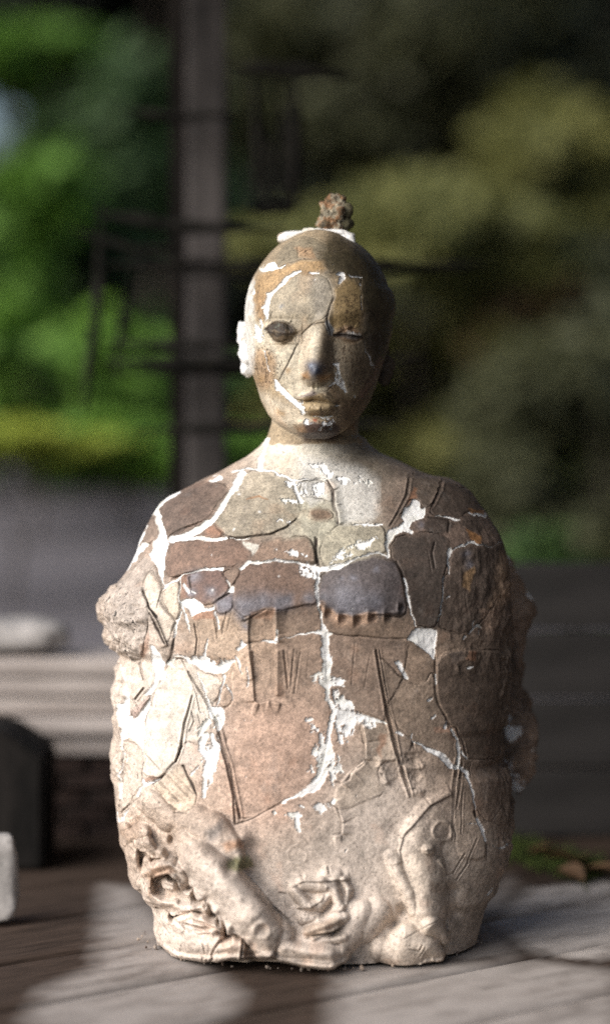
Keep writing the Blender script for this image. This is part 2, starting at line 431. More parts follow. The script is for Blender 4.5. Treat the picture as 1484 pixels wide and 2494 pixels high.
# ---- plaster joints and losses
WL = '''L:1110,5,24 1078,130,46 1060,188,52
L:890,218,26 980,205,18 1080,205,16 1160,215,16 1215,250,24 1262,275,20 1330,270,14 1420,272,12 1484,265,8
L:1272,285,20 1288,330,22 1312,380,26 1330,420,28
L:940,245,66 885,330,54 850,400,48 800,480,46 745,540,50 650,605,64 560,640,52 490,665,44
L:800,258,52 745,280,22
L:560,338,12 440,408,20 392,470,30 350,530,14 300,650,16 262,760,24 205,860,22
L:395,480,36 410,540,40 440,620,60 425,690,120 400,760,130 425,840,64 438,900,30 440,955,12
L:330,690,40 280,740,40 250,790,24
L:490,668,26 600,655,24 700,650,30 800,655,34 845,650,24
L:870,650,8 1000,650,8
L:555,892,16 600,876,6 640,862,16 700,850,20 780,845,28 822,845,30
L:940,850,20 1000,808,30 1080,800,24 1150,795,20 1300,800,20 1400,820,24 1484,836,16
L:435,975,10 480,945,12 555,896,16
L:555,900,10 550,960,12 545,1020,12 550,1080,16
L:570,940,16 588,975,22 605,1000,14
L:548,1085,16 570,1130,18 590,1190,22 605,1250,12
L:547,1130,18 527,1200,24 515,1280,18
L:850,920,14 872,970,12
L:1440,850,26 1430,930,22 1435,1000,20 1440,1060,16 1455,1160,12 1465,1215,22
L:768,1120,16 790,1180,18 800,1240,14
L:1180,1300,6 1290,1275,7 1380,1255,10 1440,1250,18 1484,1240,30
L:1080,1315,14 1130,1318,26 1158,1325,20
L:1165,1250,14 1163,1320,16
L:510,1405,12 560,1410,12 600,1440,16 650,1452,20 700,1490,28 760,1510,36 830,1470,64 890,1440,30
L:715,1400,18 700,1440,24 735,1300,10
L:370,1340,30 388,1400,60 400,1460,84 420,1520,100
L:620,990,14 640,1000,14
Q:125,820,24 122,900,24 135,970,20
Q:118,1060,16 126,1130,22
Q:150,1120,32 175,1060,24 195,1045,20
Q:285,845,22 300,890,34 350,880,20 392,850,14
Q:280,900,26 262,960,14
Q:490,110,16 460,85,40 500,40,14 560,45,12 640,80,24 700,130,44 760,145,44 820,110,84 860,80,34
Q:825,160,24 808,240,18 782,330,18 770,360,12
Q:830,235,10 865,280,10 875,340,8
Q:895,40,14 920,100,24 930,160,14
Q:965,110,12 972,240,16
Q:735,390,46 790,400,60 800,460,50 785,520,40
Q:735,470,14 690,490,14 640,525,12
Q:640,150,10 690,290,16 730,420,18
Q:705,560,56 682,600,60 662,650,42 700,690,50 722,750,40 692,830,42 695,900,42 685,965,30
Q:745,560,34 762,640,34 765,720,26 752,800,20
Q:600,830,12 650,770,12
Q:1370,470,12 1392,460,30
P:140,0,60 150,60,56 145,120,44 150,200,34 156,280,34 188,340,34 180,400,32 165,480,34 155,560,44 140,640,46 110,720,56 60,780,46 0,820,34
P:60,150,6 140,152,8 250,172,8
P:160,188,6 250,207,12
P:190,345,30 260,350,24 330,370,26 400,390,24 450,408,14
P:545,465,18 572,482,24
P:590,492,4 640,522,8 690,545,16 740,578,34 800,600,44 842,642,44 882,658,36
P:860,450,12 885,500,16 900,550,18 890,620,24 896,660,24 940,700,36 960,740,20 980,830,16 986,900,12
P:1000,950,22 1030,990,24 1040,1040,22 1047,1075,18
P:930,975,8 1000,978,8
P:1080,1105,5 1130,1115,6 1175,1095,9
P:915,570,16 935,610,14
P:632,480,14 634,510,10
P:735,385,10 752,370,18
P:825,435,24 836,412,16
P:765,140,12 765,190,12
P:460,405,16 478,420,16
P:1060,1385,16 1090,1350,16
C:0,960,40 60,880,50
C:0,820,14 70,860,14
Q:1484,800,40 1470,840,60 1430,900,56 1350,945,40 1270,975,22 1200,1010,8
Q:1250,1085,40 1310,1085,50
Q:1295,1110,40 1310,1180,34
Q:1330,1030,26 1350,1035,20
Q:1210,1010,18 1225,1010,18
Q:1140,1070,30 1150,1080,30
R:585,800,10 605,860,14 620,940,14 635,1010,12 645,1070,10
R:808,790,11 805,870,11 795,960,9 780,1040,8
R:770,445,6 830,450,14 870,465,20 900,462,14
R:950,420,12 1000,430,18 1045,440,24
R:840,630,24 840,690,18 843,775,10
R:850,640,6 890,615,8 940,600,16 970,600,30 1000,610,10 1060,612,6 1145,591,5
R:0,710,14 60,725,18 120,740,34 200,735,40 240,720,30 330,672,10 400,655,18 440,650,18 480,660,10 505,670,12
R:100,740,22 92,830,24 98,900,16 105,970,8 125,1050,16 130,1090,44 145,1130,50 150,1200,46
R:0,1105,9 60,1100,11 130,1100,20
R:160,1110,26 175,1112,16
R:300,500,10 380,487,14 460,490,14
R:820,905,8 840,895,12
R:920,1130,20 935,1120,16
R:975,1035,8 978,1085,8
R:960,1110,6 1000,1055,22 1020,1070,16
R:1225,1050,30 1240,1100,34 1230,1150,26
P:540,75,26 560,85,30 590,150,22
P:950,110,18 972,90,12
P:720,285,18 735,275,12'''
LINEW = .82
for s in WL.split('\n'): line(W_, s)
LINEW = 1.0
WP = '''L:548,1060 575,1035 640,1040 690,1065 700,1095 745,1090 765,1075 765,1105 720,1110 690,1120 650,1150 620,1155 600,1120 560,1090
L:840,1000 880,958 893,965 892,1002 860,1006
L:945,1285 978,1328 925,1372 905,1352 935,1330
Q:350,0 390,10 435,90 410,150 365,240 335,310 325,380 300,470 290,560 293,650 285,720 275,640 190,570 165,600 155,700 140,800 135,870 145,900 140,990 125,960 110,900 115,840 145,750 150,640 145,540 110,400 120,350 160,340 165,200 135,120 140,90 170,150 180,250 205,300 195,440 215,465 260,405 320,330 350,300 280,290 355,210 360,100
P:540,60 555,60 580,100 605,150 600,165 585,160 570,130 545,100
R:645,1085 680,1080 730,1080 770,1095 765,1170 755,1250 720,1220 670,1180 610,1140 610,1120
R:640,345 670,370 690,400 715,390 715,430 690,455 640,480 620,520 650,545 640,550 590,530 540,550 515,580 505,620 510,670 495,660 485,600 485,540 500,515 560,500 590,470 575,440 580,400 620,380
H:275,670 330,610 385,590 420,640 500,605 480,630 410,665 330,672'''
for s in WP.split('\n'): poly(W_, s)
# holes where clay shows in the plaster
g = polymask(pts('Q:190,440 250,365 340,290 320,330 260,405 210,465')); W_[g[0]] *= 1 - g[1]
# dry plaster dragged over the clay (broken up by noise later)
BP = '''P:165,200 230,210 260,270 300,310 350,370 450,400 450,420 400,470 320,420 300,520 260,540 200,540 200,480 190,400 180,330
P:50,400 80,380 90,440 140,450 140,520 240,600 245,690 200,700 190,780 130,700 60,710 40,680 60,600 60,540
P:60,140 130,100 140,0 190,40 170,120 260,170 230,215 140,220 60,180
L:1310,855 1430,850 1430,930 1320,900
L:1100,700 1300,720 1420,760 1400,790 1200,750
L:1160,370 1330,390 1310,440 1180,420
L:1170,500 1280,530 1240,570 1160,540
R:0,660 120,740 240,700 330,660 460,560 350,560 240,620 60,790
R:0,730 100,760 60,790 0,780
C:700,860 830,930 800,1000 740,1010
C:560,1480 660,1490 650,1620 600,1560
C:740,1440 900,1380 880,1460 800,1500
C:450,1450 500,1480 470,1510
Q:640,640 740,560 800,540 800,600 740,900 680,960
Q:480,20 640,20 860,60 760,150 640,110
Q:700,390 830,370 810,520 740,520
R:20,140 120,140 230,230 330,200 420,250 380,300 240,300 190,250
L:1180,260 1484,290 1484,380 1330,400'''
for s in BP.split('\n'): poly(B_, s, .75, 14)
tone('R:0,100 150,130 330,160 440,240 445,300 430,440 380,480 230,490 190,310 150,245 0,240', GREYW, .8, 25)
tone('L:1300,280 1484,280 1484,380 1400,440 1330,400', GREYW, .7, 14)
tone('L:950,660 1050,690 1010,765 990,735', (.5, .48, .43), .9, 3)

# ---- open cracks
DL = '''L:490,915,4 555,888,3
L:835,835,3 930,832,3
L:432,985,3 415,1040,3 400,1100,3
L:412,1050,4 450,1110,4 520,1182,3
L:520,1270,5 505,1340,14 495,1400,16 465,1460,12
L:890,1000,4 888,1100,5
L:870,1000,4 800,1045,5 765,1080,3
L:1100,1110,6 1040,1140,7 960,1190,8
L:960,1330,5 1020,1318,5 1080,1322,3
L:480,640,8 510,615,9 570,585,8 640,560,6
L:860,645,6 1000,638,6 1130,625,6 1240,575,6 1300,525,4
L:1455,1090,6 1450,1160,6
L:300,975,8 330,1050,14 350,1100,16 400,1160,14
L:350,1130,8 400,1230,18 450,1330,12
L:610,900,10 620,980,6
L:1420,640,7 1425,780,8 1435,830,6
L:830,1180,5 815,1250,5
L:780,1140,4 790,1260,4
Q:290,740,4 278,830,4
Q:440,790,5 490,740,6 525,690,7 540,600,5
Q:130,1080,5 180,1030,4 240,980,3
Q:350,880,12 400,845,10 430,820,7
Q:1200,1008,4 1100,1060,5 1000,1115,5 890,1150,9
Q:545,760,16 590,850,12 640,960,10
R:150,240,12 185,300,15 190,380,16 205,430,16 215,490,10
R:95,570,9 90,650,9 105,720,9
R:540,700,8 575,760,8 590,830,5
R:720,450,5 840,470,8 835,540,6
R:760,590,6 745,650,6 760,740,5
R:290,1120,2 480,1138,2 608,1135,3
P:760,0,3 762,250,3 780,310,4 830,390,4 858,450,4
P:930,615,3 1030,620,3 1120,605,4
P:985,910,8 990,940,8
P:1050,1100,3 1050,1190,3
P:620,570,5 635,520,6 640,560,6
P:160,860,5 210,900,6 235,980,7 230,1040,7 190,1045,4
P:350,430,4 365,520,5 360,620,6 290,680,6 270,730,6 230,750,6 200,745,4
A:410,145,5 490,150,4
A:1030,620,5 1075,630,4'''
for s in DL.split('\n'):
    line(D_, s); 
    for sl, d, wd, _s, _t in polyline(pts(s), 3): Hh[sl] -= .0022 * np.exp(-(d / np.maximum(wd * .6, 1.2)) ** 2) * ((_t > 0) & (_t < 1))

# dark and warm local clay stains, and the lit arm column
tone('R:720,450 830,450 865,480 850,530 760,560 715,530 690,490', DARK, .85, 6)
tone('R:900,440 1010,440 1030,530 960,540 910,500', DARK, .7, 8)
tone('R:930,520 1010,550 1010,600 970,590', ORANGE, .9, 5)
tone('R:945,400 1030,410 1040,430 950,425', ORANGE, .7, 5)
tone('R:925,770 985,730 990,800 950,870 920,840', (.30, .19, .10), .8, 6)
tone('R:1130,650 1165,670 1180,800 1185,900 1130,960 1060,1000 1050,940 1100,880', (.42, .29, .20), .75, 18)  # orange light on the arm column, painted as lighter tan
tone('R:640,280 665,290 640,350 610,370', (.28, .14, .08), .8, 6)
tone('R:1020,980 1090,960 1130,940 1140,1000 1090,1100 1040,1080', (.33, .23, .17), .7, 12)
tone('R:120,930 210,1000 300,1010 430,990 440,1040 300,1070 200,1070 130,1000', (.30, .20, .14), .8, 8)
tone('L:960,1160 1080,1110 1160,1100 1160,1400 1010,1400 1000,1200', (.37, .27, .20), .7, 8)
tone('L:1000,1130 1080,1115 1170,1100 1140,1180 1010,1170', (.30, .18, .12), .8, 8)
tone('L:600,1120 760,1110 780,1180 640,1170', (.27, .15, .10), .8, 6)
tone('L:550,880 590,890 600,1030 555,1040', (.24, .14, .10), .8, 5)
tone('L:290,1350 340,1250 360,1330 300,1440', (.28, .17, .12), .8, 8)
tone('Q:290,840 400,830 370,870 300,870', (.25, .15, .11), .8, 5)
tone('P:760,440 860,430 850,470 770,470', (.40, .25, .18), .7, 5)
tone('P:450,470 490,480 470,540 455,600 430,560', (.42, .25, .17), .7, 8)
tone('P:940,10 1000,20 980,60 930,50', (.30, .17, .11), .8, 5)
tone('P:840,10 910,0 920,50 860,80', (.09, .07, .06), .7, 5)
tone('A:700,330 800,310 820,360 720,380', (.46, .27, .17), .8, 14)
tone('A:720,440 860,390 880,470 800,500 720,490', (.16, .16, .08), .85, 10)
tone('A:600,260 700,180 680,300 620,330', (.20, .18, .17), .7, 14)
tone('A:80,270 150,210 220,150 200,300 120,310', (.33, .24, .18), .8, 8)
tone('A:240,510 300,470 390,460 420,500 300,540 270,600 300,660 260,640', (.30, .20, .14), .8, 6)
tone('A:1170,840 1220,810 1400,770 1420,800 1240,900 1180,900', (.38, .29, .22), .7, 6)
tone('B:770,700 840,710 850,770 780,770', (.30, .23, .18), .7, 8)
spot('L:930,365,10 910,330,8 1070,480,7 890,590,7 1180,895,6 760,990,8', PLAST, .9)
tline('L:980,395,10 1060,385,14 1110,395,8', (.30, .16, .08), .7)

# ---- modelling of the torso
poly(K_, 'F:360,2310 700,2330 1200,2310 1260,2420 300,2420', .9, 20)
for sl, d, wd, _s, _t in polyline(pts('A:600,330,220 700,560,260 860,740,270 1000,890,220')): K_[sl] *= np.clip(d / (wd / 2) * 1.6 - .7, .06, 1)
for sl, d, wd, _s, _t in polyline(pts('B:760,500,260 760,760,260 760,950,220')): K_[sl] *= np.clip(d / (wd / 2) * 1.4 - .5, .12, 1)
bump('F:600,1430,110 880,1425,115', .010, 1.0, .85)
bump('F:690,1190,60 850,1190,60', .003, 1.6, .5)
bump('F:770,1180,30', -.005, 1.0, 1.0)
bump('F:690,1880,190', .006, 1.0, 1.3)
# finger-pressed edge under the right chest and the slab edges on the left
for x, y, r in pts('R:165,990,34 245,1020,36 330,1030,36 412,1015,34 505,1010,36 575,960,26'):
    g = window(x - 2 * r, x + 2 * r, y - 2 * r, y + 2 * r); sl, X, Y = g
    d = np.hypot((X - x), (Y - y) * .8) / (r * .62)
    Hh[sl] += -.005 * np.exp(-(d * 1.1) ** 2) + .003 * np.exp(-((X - x + r * .9) / (r * .25)) ** 2 - ((Y - y) / (r * .8)) ** 2)
step('R:110,930,4 210,995,4 300,1000,4 420,990,4 560,980,4', .003, -1, 16)
step('L:893,1100,4 960,1170,5 1010,1140,5 1100,1110,5 1230,1108,4', .003, -1, 14)
step('L:1160,1100,4 1160,1320,4', .004, 1, 30)
step('L:1000,1140,5 990,1250,5 1000,1420,5 1020,1560,5', .003, -1, 36)
step('Q:1000,0,5 1020,340,6 1050,350,6 1110,330,6 1190,350,6', .003, -1, 40)
step('Q:1160,0,4 1160,300,4', .0035, 1, 22)
step('P:350,430,5 365,520,6 360,620,7 290,680,7 230,750,6', .004, 1, 44)
step('P:180,860,5 235,980,6 230,1040,6 190,1045,5', .003, 1, 36)
step('L:300,980,8 345,1090,9 400,1180,9 470,1340,8', .005, -1, 30)
step('L:640,560,6 560,590,7 500,640,6', .002, 1, 18)
step('L:1300,530,6 1240,575,6 1130,620,6 1000,640,6 870,650,5', .002, -1, 20)
step('R:150,240,10 185,300,12 190,380,12 215,490,10', .004, 1, 26)
for s, dp in [('R:620,205,14 605,320,14 545,440,12 505,500,8', .002), ('R:805,225,14 790,300,14 740,395,12', .002),
          ('Q:1210,0,10 1225,120,12 1240,260,14', .002), ('Q:1270,60,8 1260,200,8 1250,280,8', .0014), ('Q:1300,0,7 1300,180,7', .001),
          ('Q:580,140,12 640,240,14 700,330,16 760,450,18 800,600,18 850,760,20 880,900,20 905,1020,20 925,1110,14', .0035),
          ('Q:770,560,10 830,740,12 880,960,12 890,1150,14', .003),
          ('Q:610,300,12 590,380,14 560,480,16 535,640,16 500,740,12', .003), ('Q:600,380,8 620,470,8 590,540,10', .002),
          ('Q:540,60,8 600,190,8 640,300,8 660,400,8', .002), ('Q:645,420,8 670,520,8', .0015),
          ('P:428,0,12 458,180,12 490,340,16 530,500,18 562,640,14', .0035), ('P:445,0,8 475,170,8 505,330,8 545,490,8', .002),
          ('P:570,660,14 590,720,18 625,830,12', .004), ('P:890,610,14 870,780,16 862,950,12 858,1080,8', .003),
          ('P:912,640,10 900,780,12 880,900,10', .003), ('P:915,800,8 908,1040,6', .002), ('P:880,440,8 920,520,8 940,600,8', .002),
          ('P:850,815,12 790,850,14 725,890,12', .003), ('P:930,1230,8 1000,1060,8', .0012), ('P:860,1260,8 930,1150,8', .002),
          ('P:880,1300,8 950,1200,8', .002), ('P:900,110,6 1060,250,6', .001), ('P:1080,970,6 1140,880,6', .0012),
          ('L:640,320,6 650,390,6', .001), ('R:720,640,5 740,760,5', .001), ('R:930,880,5 940,960,5', .001),
          ('L:850,1120,7 820,1270,7', .002), ('L:880,1130,6 850,1250,6', .0015), ('L:770,1170,8 790,1300,8', .002), ('L:640,1200,9 660,1300,9 650,1400,9', .0025),
          ('L:1100,1170,4 1100,1400,4', .001), ('R:310,1150,6 300,1300,6', .001), ('P:300,20,6 290,200,6', .001), ('P:390,40,5 360,220,5', .001),
          ('Q:380,860,10 520,1000,10', .002), ('Q:430,820,10 600,980,10', .002), ('Q:460,800,8 620,950,8', .0015),
          ('Q:300,690,10 400,800,8', .0015), ('Q:200,300,10 260,400,10', .003), ('Q:290,250,12 230,330,14', .004), ('Q:260,80,14 290,200,14', .003),
          ('A:110,130,6 240,30,6', .002), ('A:180,140,6 380,110,6', .001), ('C:620,400,8 600,620,8', .0015), ('C:660,420,8 620,700,8', .002), ('C:720,380,6 700,600,6', .001)]:
    groove(s, dp, dp * .5)
K_[:] = .15
poly(K_, 'R:880,430 1080,470 1150,580 1190,900 1100,1200 1160,1343 850,1343 820,1100 900,700', .6, 30)
poly(K_, 'L:0,930 130,880 300,1080 330,1300 250,1532 40,1532', 1.6, 40)
poly(K_, 'Q:60,0 200,0 200,900 60,900', .8, 20)
poly(K_, 'P:1120,-400 1260,-400 1260,1500 1120,1400', .9, 24)
poly(K_, 'Q:80,0 330,0 220,300 300,560 280,900 100,900', .5, 30)
poly(K_, 'Q:100,900 400,860 640,1000 900,1100 1000,1500 1484,1600 1484,2100 300,2100', .6, 60)
poly(K_, 'P:0,1250 300,1200 500,900 800,700 900,1300 1000,1500 900,1800 0,1850', .35, 60)
poly(K_, 'C:1130,1100 1484,1080 1484,1400 1200,1300', .9, 20)

# ---- the arms and the piled clay at the foot (rolls in front of the trunk)
bump('A:150,250,70 300,200,80', -.010)
limb('A:520,230,280 600,290,330 670,400,320', [.018, .026, .028], .5)
limb('A:470,310,120 560,430,250 700,580,290 860,760,290 960,870,250 1040,900,190', [.014, .038, .047, .047, .040, .028], .5, .012)
limb('A:1010,930,130 1060,950,150 1200,980,150 1330,990,140 1400,980,100', [.026, .036, .038, .036, .024], .5, .005)
limb('A:1060,830,90 1110,900,110', [.026, .026], .6)
limb('A:1190,860,90 1300,820,95 1420,770,80', [.022, .030, .020], .6, .003)
limb('A:1130,900,100 1260,920,100 1420,890,90', [.024, .028, .024], .6)
limb('A:950,820,120 1000,880,120', [.036, .032], .6)
ring('A:930,850,46', .45, .0016, -.004)
limb('A:330,740,90 360,840,170 460,900,190 600,930,170 760,940,120 880,970,70', [.008, .024, .030, .032, .030, .012], .35, .006)
limb('A:670,960,100 740,930,120 800,940,110', [.036, .038, .034], .3, .003)
limb('A:340,700,70 460,720,90 560,700,80', [.012, .022, .018], .5, .003)
limb('A:430,790,60 520,770,80 600,790,70 690,840,80', [.020, .032, .030, .026], .5, .004)
limb('A:600,730,70 640,780,70', [.020, .026], .5, .003)
limb('A:470,830,50 560,850,60 650,860,60', [.028, .034, .034], .6)
limb('A:250,520,80 290,480,90 390,450,90 450,500,80 500,600,70', [.014, .026, .032, .030, .018], .5, .005)
limb('A:250,560,70 268,640,80 330,680,80 420,690,60', [.018, .022, .022, .016], .5, .004)
limb('A:365,560,70 405,575,66', [.022, .020], .7)
step('A:270,600,6 300,545,7 350,525,7 420,530,6', .004, 1, 20)
step('A:130,330,6 180,390,7 220,345,7 270,325,6', .004, -1, 24)
step('A:300,430,6 350,440,6 380,400,6', .004, 1, 18)
step('A:380,770,6 420,780,7 480,840,7 560,850,7 640,850,6 690,880,6', .005, -1, 26)
step('A:430,730,6 500,720,6 580,690,6 640,720,6', .005, -1, 24)
step('A:90,260,6 140,240,6 210,200,6 240,60,6', .004, -1, 26)
step('A:150,300,6 210,310,6 240,340,6', .004, 1, 18)
limb('A:160,360,80 165,470,100 200,560,90', [.012, .018, .012], .5, .004)
limb('A:190,335,80 250,330,90 290,380,70', [.016, .022, .016], .5, .004)
limb('A:250,440,70 225,520,60', [.016, .012], .6)
limb('A:330,385,80 355,420,60', [.024, .020], .7, .003)
limb('A:110,240,90 140,300,100 215,270,120', [.012, .014, .016], .6, .003)
limb('A:260,80,150 380,190,150 440,230,100', [.010, .014, .012], .6)
bump('A:398,310,20', -.010, .8, 1.4)
bump('A:500,590,28 560,660,32 640,750,32 730,840,30', -.018)
bump('A:330,600,26', -.005, 1.4, .8)
bump('A:720,910,22 850,930,22', -.008)
bump('A:800,310,60', .012); bump('A:820,440,50', .014); bump('A:740,470,36', -.010)
# the folded knot of clay below the belly
for s, h in [('B:-60,720,90 40,730,100 130,720,90', .010), ('B:-120,760,90 -40,860,90 40,870,80 110,790,70', .012), ('B:60,700,80 140,760,90 180,860,90 120,950,80', .014),
             ('B:-60,940,100 80,960,90 180,890,80', .014), ('B:100,640,100 150,660,100', .008), ('B:200,690,60 240,760,60 220,860,50', .008)]:
    limb(s, h, .6)
step('B:-140,745,6 -60,700,8 40,705,8 130,700,8 240,695,6', .004, 1, 30)
step('B:-100,880,7 -10,880,9 60,830,9 100,740,8', .004, 1, 26)
step('B:-60,960,6 60,930,8 180,890,8 220,830,7 215,750,6', .004, -1, 22)
step('B:0,1095,7 90,1055,8 190,1010,7', .005, 1, 26)
groove('B:100,600,14 110,650,14', .003, .001)
# right arm
limb('B:880,170,180 780,290,290 720,400,300 700,510,290 730,630,290 760,760,280 760,900,260 750,1000,220', [.001, .004, .009, .013, .018, .021, .021, .018], .85)
limb('B:640,1130,330 760,1140,180 820,1170,110', [.022, .026, .024], .5, .003)
limb('B:460,1150,180 600,1180,220', [.012, .022], .55)
limb('B:780,1000,190 850,1060,110', [.030, .020], .6)
ring('B:855,372,62', .30, .0018, .001)
limb('B:750,490,80 770,490,80', [.026, .024], .8)
limb('B:520,540,110 570,650,110 640,780,120 680,900,110', [.006, .012, .016, .014], .6)
limb('B:260,880,150 330,900,180 260,1010,220 200,1100,180', [.010, .014, .018, .020], .6)
limb('B:420,900,200 340,1010,200', [.010, .012], .6)
step('B:920,130,5 780,200,6 680,310,7 600,400,7 572,500,8 590,580,8', .003, -1, 40)
step('B:820,560,6 880,660,8 890,780,9 880,930,9 890,1040,8', .004, 1, 24)
bump('B:590,900,40 540,980,40', -.010)
bump('B:920,760,40 920,900,50', -.008)
groove('B:630,1150,8 700,1160,10 720,1120,8', .003, .001); groove('B:700,1200,8 740,1140,8', .003, .001); groove('B:600,1080,8 820,960,8', .0015, .0008)
ring('A:1140,400,56', .14, .0006, 0)
for s, dp in [('A:880,600,10 990,700,12 1110,810,10', .004), ('A:890,640,8 1000,745,8', .002), ('A:580,560,6 620,520,6', .001), ('A:810,650,6 850,700,6', .001), ('A:580,930,8 590,985,8', .003), ('A:610,930,6 615,980,6', .002),
              ('A:820,900,12 815,985,12', .006), ('A:630,990,10 680,910,12 730,880,12', .005), ('A:380,760,8 440,740,8', .003), ('A:500,740,8 560,730,8', .003), ('A:1000,1025,10 1330,1045,10', .003)]:
    groove(s, dp, dp * .3)

# ================================================================== the head
tone('F:570,540 970,540 985,800 960,940 880,1080 640,1080 600,900 570,800', (.30, .235, .155), 1.0, 4)
tone('E:-60,-560 60,-560 90,200 95,500 60,760 -80,760', GREYW, .9, 10)
tone('E:40,150 240,200 320,480 520,330 640,240 700,420 640,640 560,740 480,760 640,860 500,940 330,760 80,480', (.47, .42, .325), .9, 20)
tone('E:100,860 330,960 560,1080 620,1160 480,1220 560,1340 260,1140 150,960', (.47, .41, .32), .9, 20)
tone('E:560,380 680,300 740,260 730,560 640,620 560,640 520,540', (.54, .49, .39), .9, 12)  # highlight along the left flank of the nose, painted pale
tone('H:760,470 860,360 960,395 1110,490 1240,650 1310,800 1366,930 1340,1080 1312,1260 1270,1400 1205,1600 1100,1800 1000,1915 960,1800 1080,1640 1120,1450 1080,1220 1120,1000 1090,760 900,690 800,690 740,580', (.055, .043, .024), .95, 26)  # shaded right half of the head, painted dark
SH_HEAD = [
 ('H:330,870 450,780 560,700 680,690 800,712 855,790 865,890 830,960 815,1050 700,1092 600,1190 560,1190 500,1110 420,1070 330,1090 320,1000', (.34, .295, .22), .9),
 ('H:250,690 380,670 520,612 640,580 760,575 800,600 800,690 680,680 600,682 520,730 400,835 325,860 300,960 245,1000 240,860', (.36, .235, .115), .85),
 ('H:390,590 430,510 520,430 640,390 700,395 770,440 820,480 770,520 760,572 640,582 500,605 430,640', (.20, .17, .12), .9),
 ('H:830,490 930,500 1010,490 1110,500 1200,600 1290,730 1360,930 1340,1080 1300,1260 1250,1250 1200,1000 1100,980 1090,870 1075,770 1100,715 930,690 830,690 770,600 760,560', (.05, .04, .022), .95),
 ('H:870,890 900,800 990,715 1070,770 1088,870 1100,985 1110,1100 1060,1130 960,1150 900,1180 870,1150 820,1060 840,960', (.25, .175, .08), .9),
 ('H:870,1210 960,1190 1060,1200 1110,1190 1145,1300 1185,1440 1190,1480 1100,1600 1040,1640 985,1640 940,1520 900,1420 865,1390', (.25, .205, .145), .9),
 ('H:610,1195 700,1110 810,1085 830,1170 860,1230 860,1390 870,1560 830,1640 740,1640 640,1690 570,1710 490,1650 430,1550 500,1430 560,1300', (.47, .42, .33), .7),
 ('H:580,1720 640,1690 710,1650 780,1660 890,1740 900,1760 820,1810 740,1830 640,1800', (.33, .25, .145), .85),
 ('H:1110,1230 1140,1180 1230,1150 1290,1260 1270,1390 1200,1480 1185,1400', (.04, .03, .02), .9),
 ('H:1225,1370 1275,1380 1260,1450 1150,1640 1050,1720 1080,1640 1190,1500', (.20, .125, .095), .95),
 ('H:230,1290 330,1290 420,1380 400,1500 390,1560 330,1620 270,1600 240,1450', (.33, .225, .14), .8),
]
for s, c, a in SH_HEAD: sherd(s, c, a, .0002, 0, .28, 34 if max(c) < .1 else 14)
tone('H:670,690 800,712 855,790 865,890 830,960 815,1050 720,1060 680,900', (.27, .245, .205), .75, 30)
tone('E:720,250 780,230 840,340 850,560 840,720 700,740 690,560', (.17, .125, .08), .85, 22)  # shadow on the right flank of the nose, painted dark
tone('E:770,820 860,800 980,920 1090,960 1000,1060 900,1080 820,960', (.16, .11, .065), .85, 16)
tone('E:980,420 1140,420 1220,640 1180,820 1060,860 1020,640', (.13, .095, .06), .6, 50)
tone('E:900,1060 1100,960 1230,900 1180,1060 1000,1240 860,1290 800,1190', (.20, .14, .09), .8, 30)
spot('E:665,670,120', (.16, .10, .06), .6)
spot('E:675,665,80 650,645,50', (.050, .058, .085), 1.0)
spot('E:645,640,22', (.22, .25, .30), .7)
g = window(*[v for v in (700, 800, 860, 940)]); sl, X, Y = g
for x, y, r in pts('E:655,670,60'): G_[sl] = np.maximum(G_[sl], np.exp(-((X - x) ** 2 + (Y - y) ** 2) / (r * r)))
tone('E:530,710 600,690 620,750 560,760', (.28, .15, .06), .85, 8)
tone('E:700,720 830,700 830,760 720,780', (.28, .16, .07), .8, 12)
tone('E:500,1230 600,1165 720,1150 830,1150 910,1220 860,1350 560,1350', (.06, .038, .032), 1.0, 14)
tone('E:630,1125 690,1130 680,1160 640,1160', (.24, .08, .045), .9, 4)
tone('E:460,1220 560,1210 580,1270 500,1280', (.30, .19, .11), .8, 12)
spot('E:340,1080,36 140,760,50 220,560,50 400,680,30', (.33, .21, .10), .7)
spot('H:450,950,22 320,990,20', (.15, .16, .17), .8)
tone('E:190,280 240,222 300,196 380,196 445,235 495,325 440,395 350,415 260,388', (.10, .072, .042), 1.0, 5)
tone('E:195,282 250,222 330,203 420,225 475,310 440,335 340,345 240,330', (.028, .020, .013), 1.0, 8)
tone('E:250,300 300,285 340,300 300,325', (.20, .155, .10), .7, 5)
tone('E:380,290 430,290 440,330 400,330', (.16, .12, .08), .7, 5)
tone('E:250,350 330,356 420,348 390,385 300,392', (.19, .14, .09), .75, 7)
spot('E:330,235,16 300,255,12', (.13, .14, .11), .7)
tone('E:870,300 930,255 1000,238 1100,285 1140,370 1060,410 960,405 880,370', (.15, .10, .06), .9, 8)
tone('E:890,310 960,275 1040,262 1090,290 1000,300 940,325', (.30, .19, .11), .8, 6)
tone('E:970,310 1030,300 1100,330 1060,370 980,360', (.42, .40, .38), .8, 6)
tone('E:780,200 800,190 840,290 835,330 800,320 775,270', (.26, .28, .30), .9, 4)
tone('E:500,950 590,900 650,880 690,910 600,930', (.16, .13, .13), .8, 5)
tone('E:670,780 715,790 720,880 690,900 655,860', (.50, .46, .36), .7, 8)
tone('H:560,480 700,480 730,560 620,570', (.36, .22, .12), .6, 8)
tone('H:250,850 330,860 310,1060 250,1060', (.36, .23, .12), .7, 12)
poly(M_, 'H:215,1270 330,1270 440,1390 400,1560 330,1650 260,1620 225,1450', .85, 60)
poly(M_, 'E:860,420 1000,400 1140,430 1220,640 1180,820 1060,900 980,860 900,640 850,520', .75, 40)
poly(M_, 'E:205,250 280,205 380,200 440,240 480,310 440,390 350,405 260,380 200,290', .45, 14)
poly(M_, 'E:540,1230 640,1180 820,1160 890,1240 800,1345 600,1330', 1.0, 30)
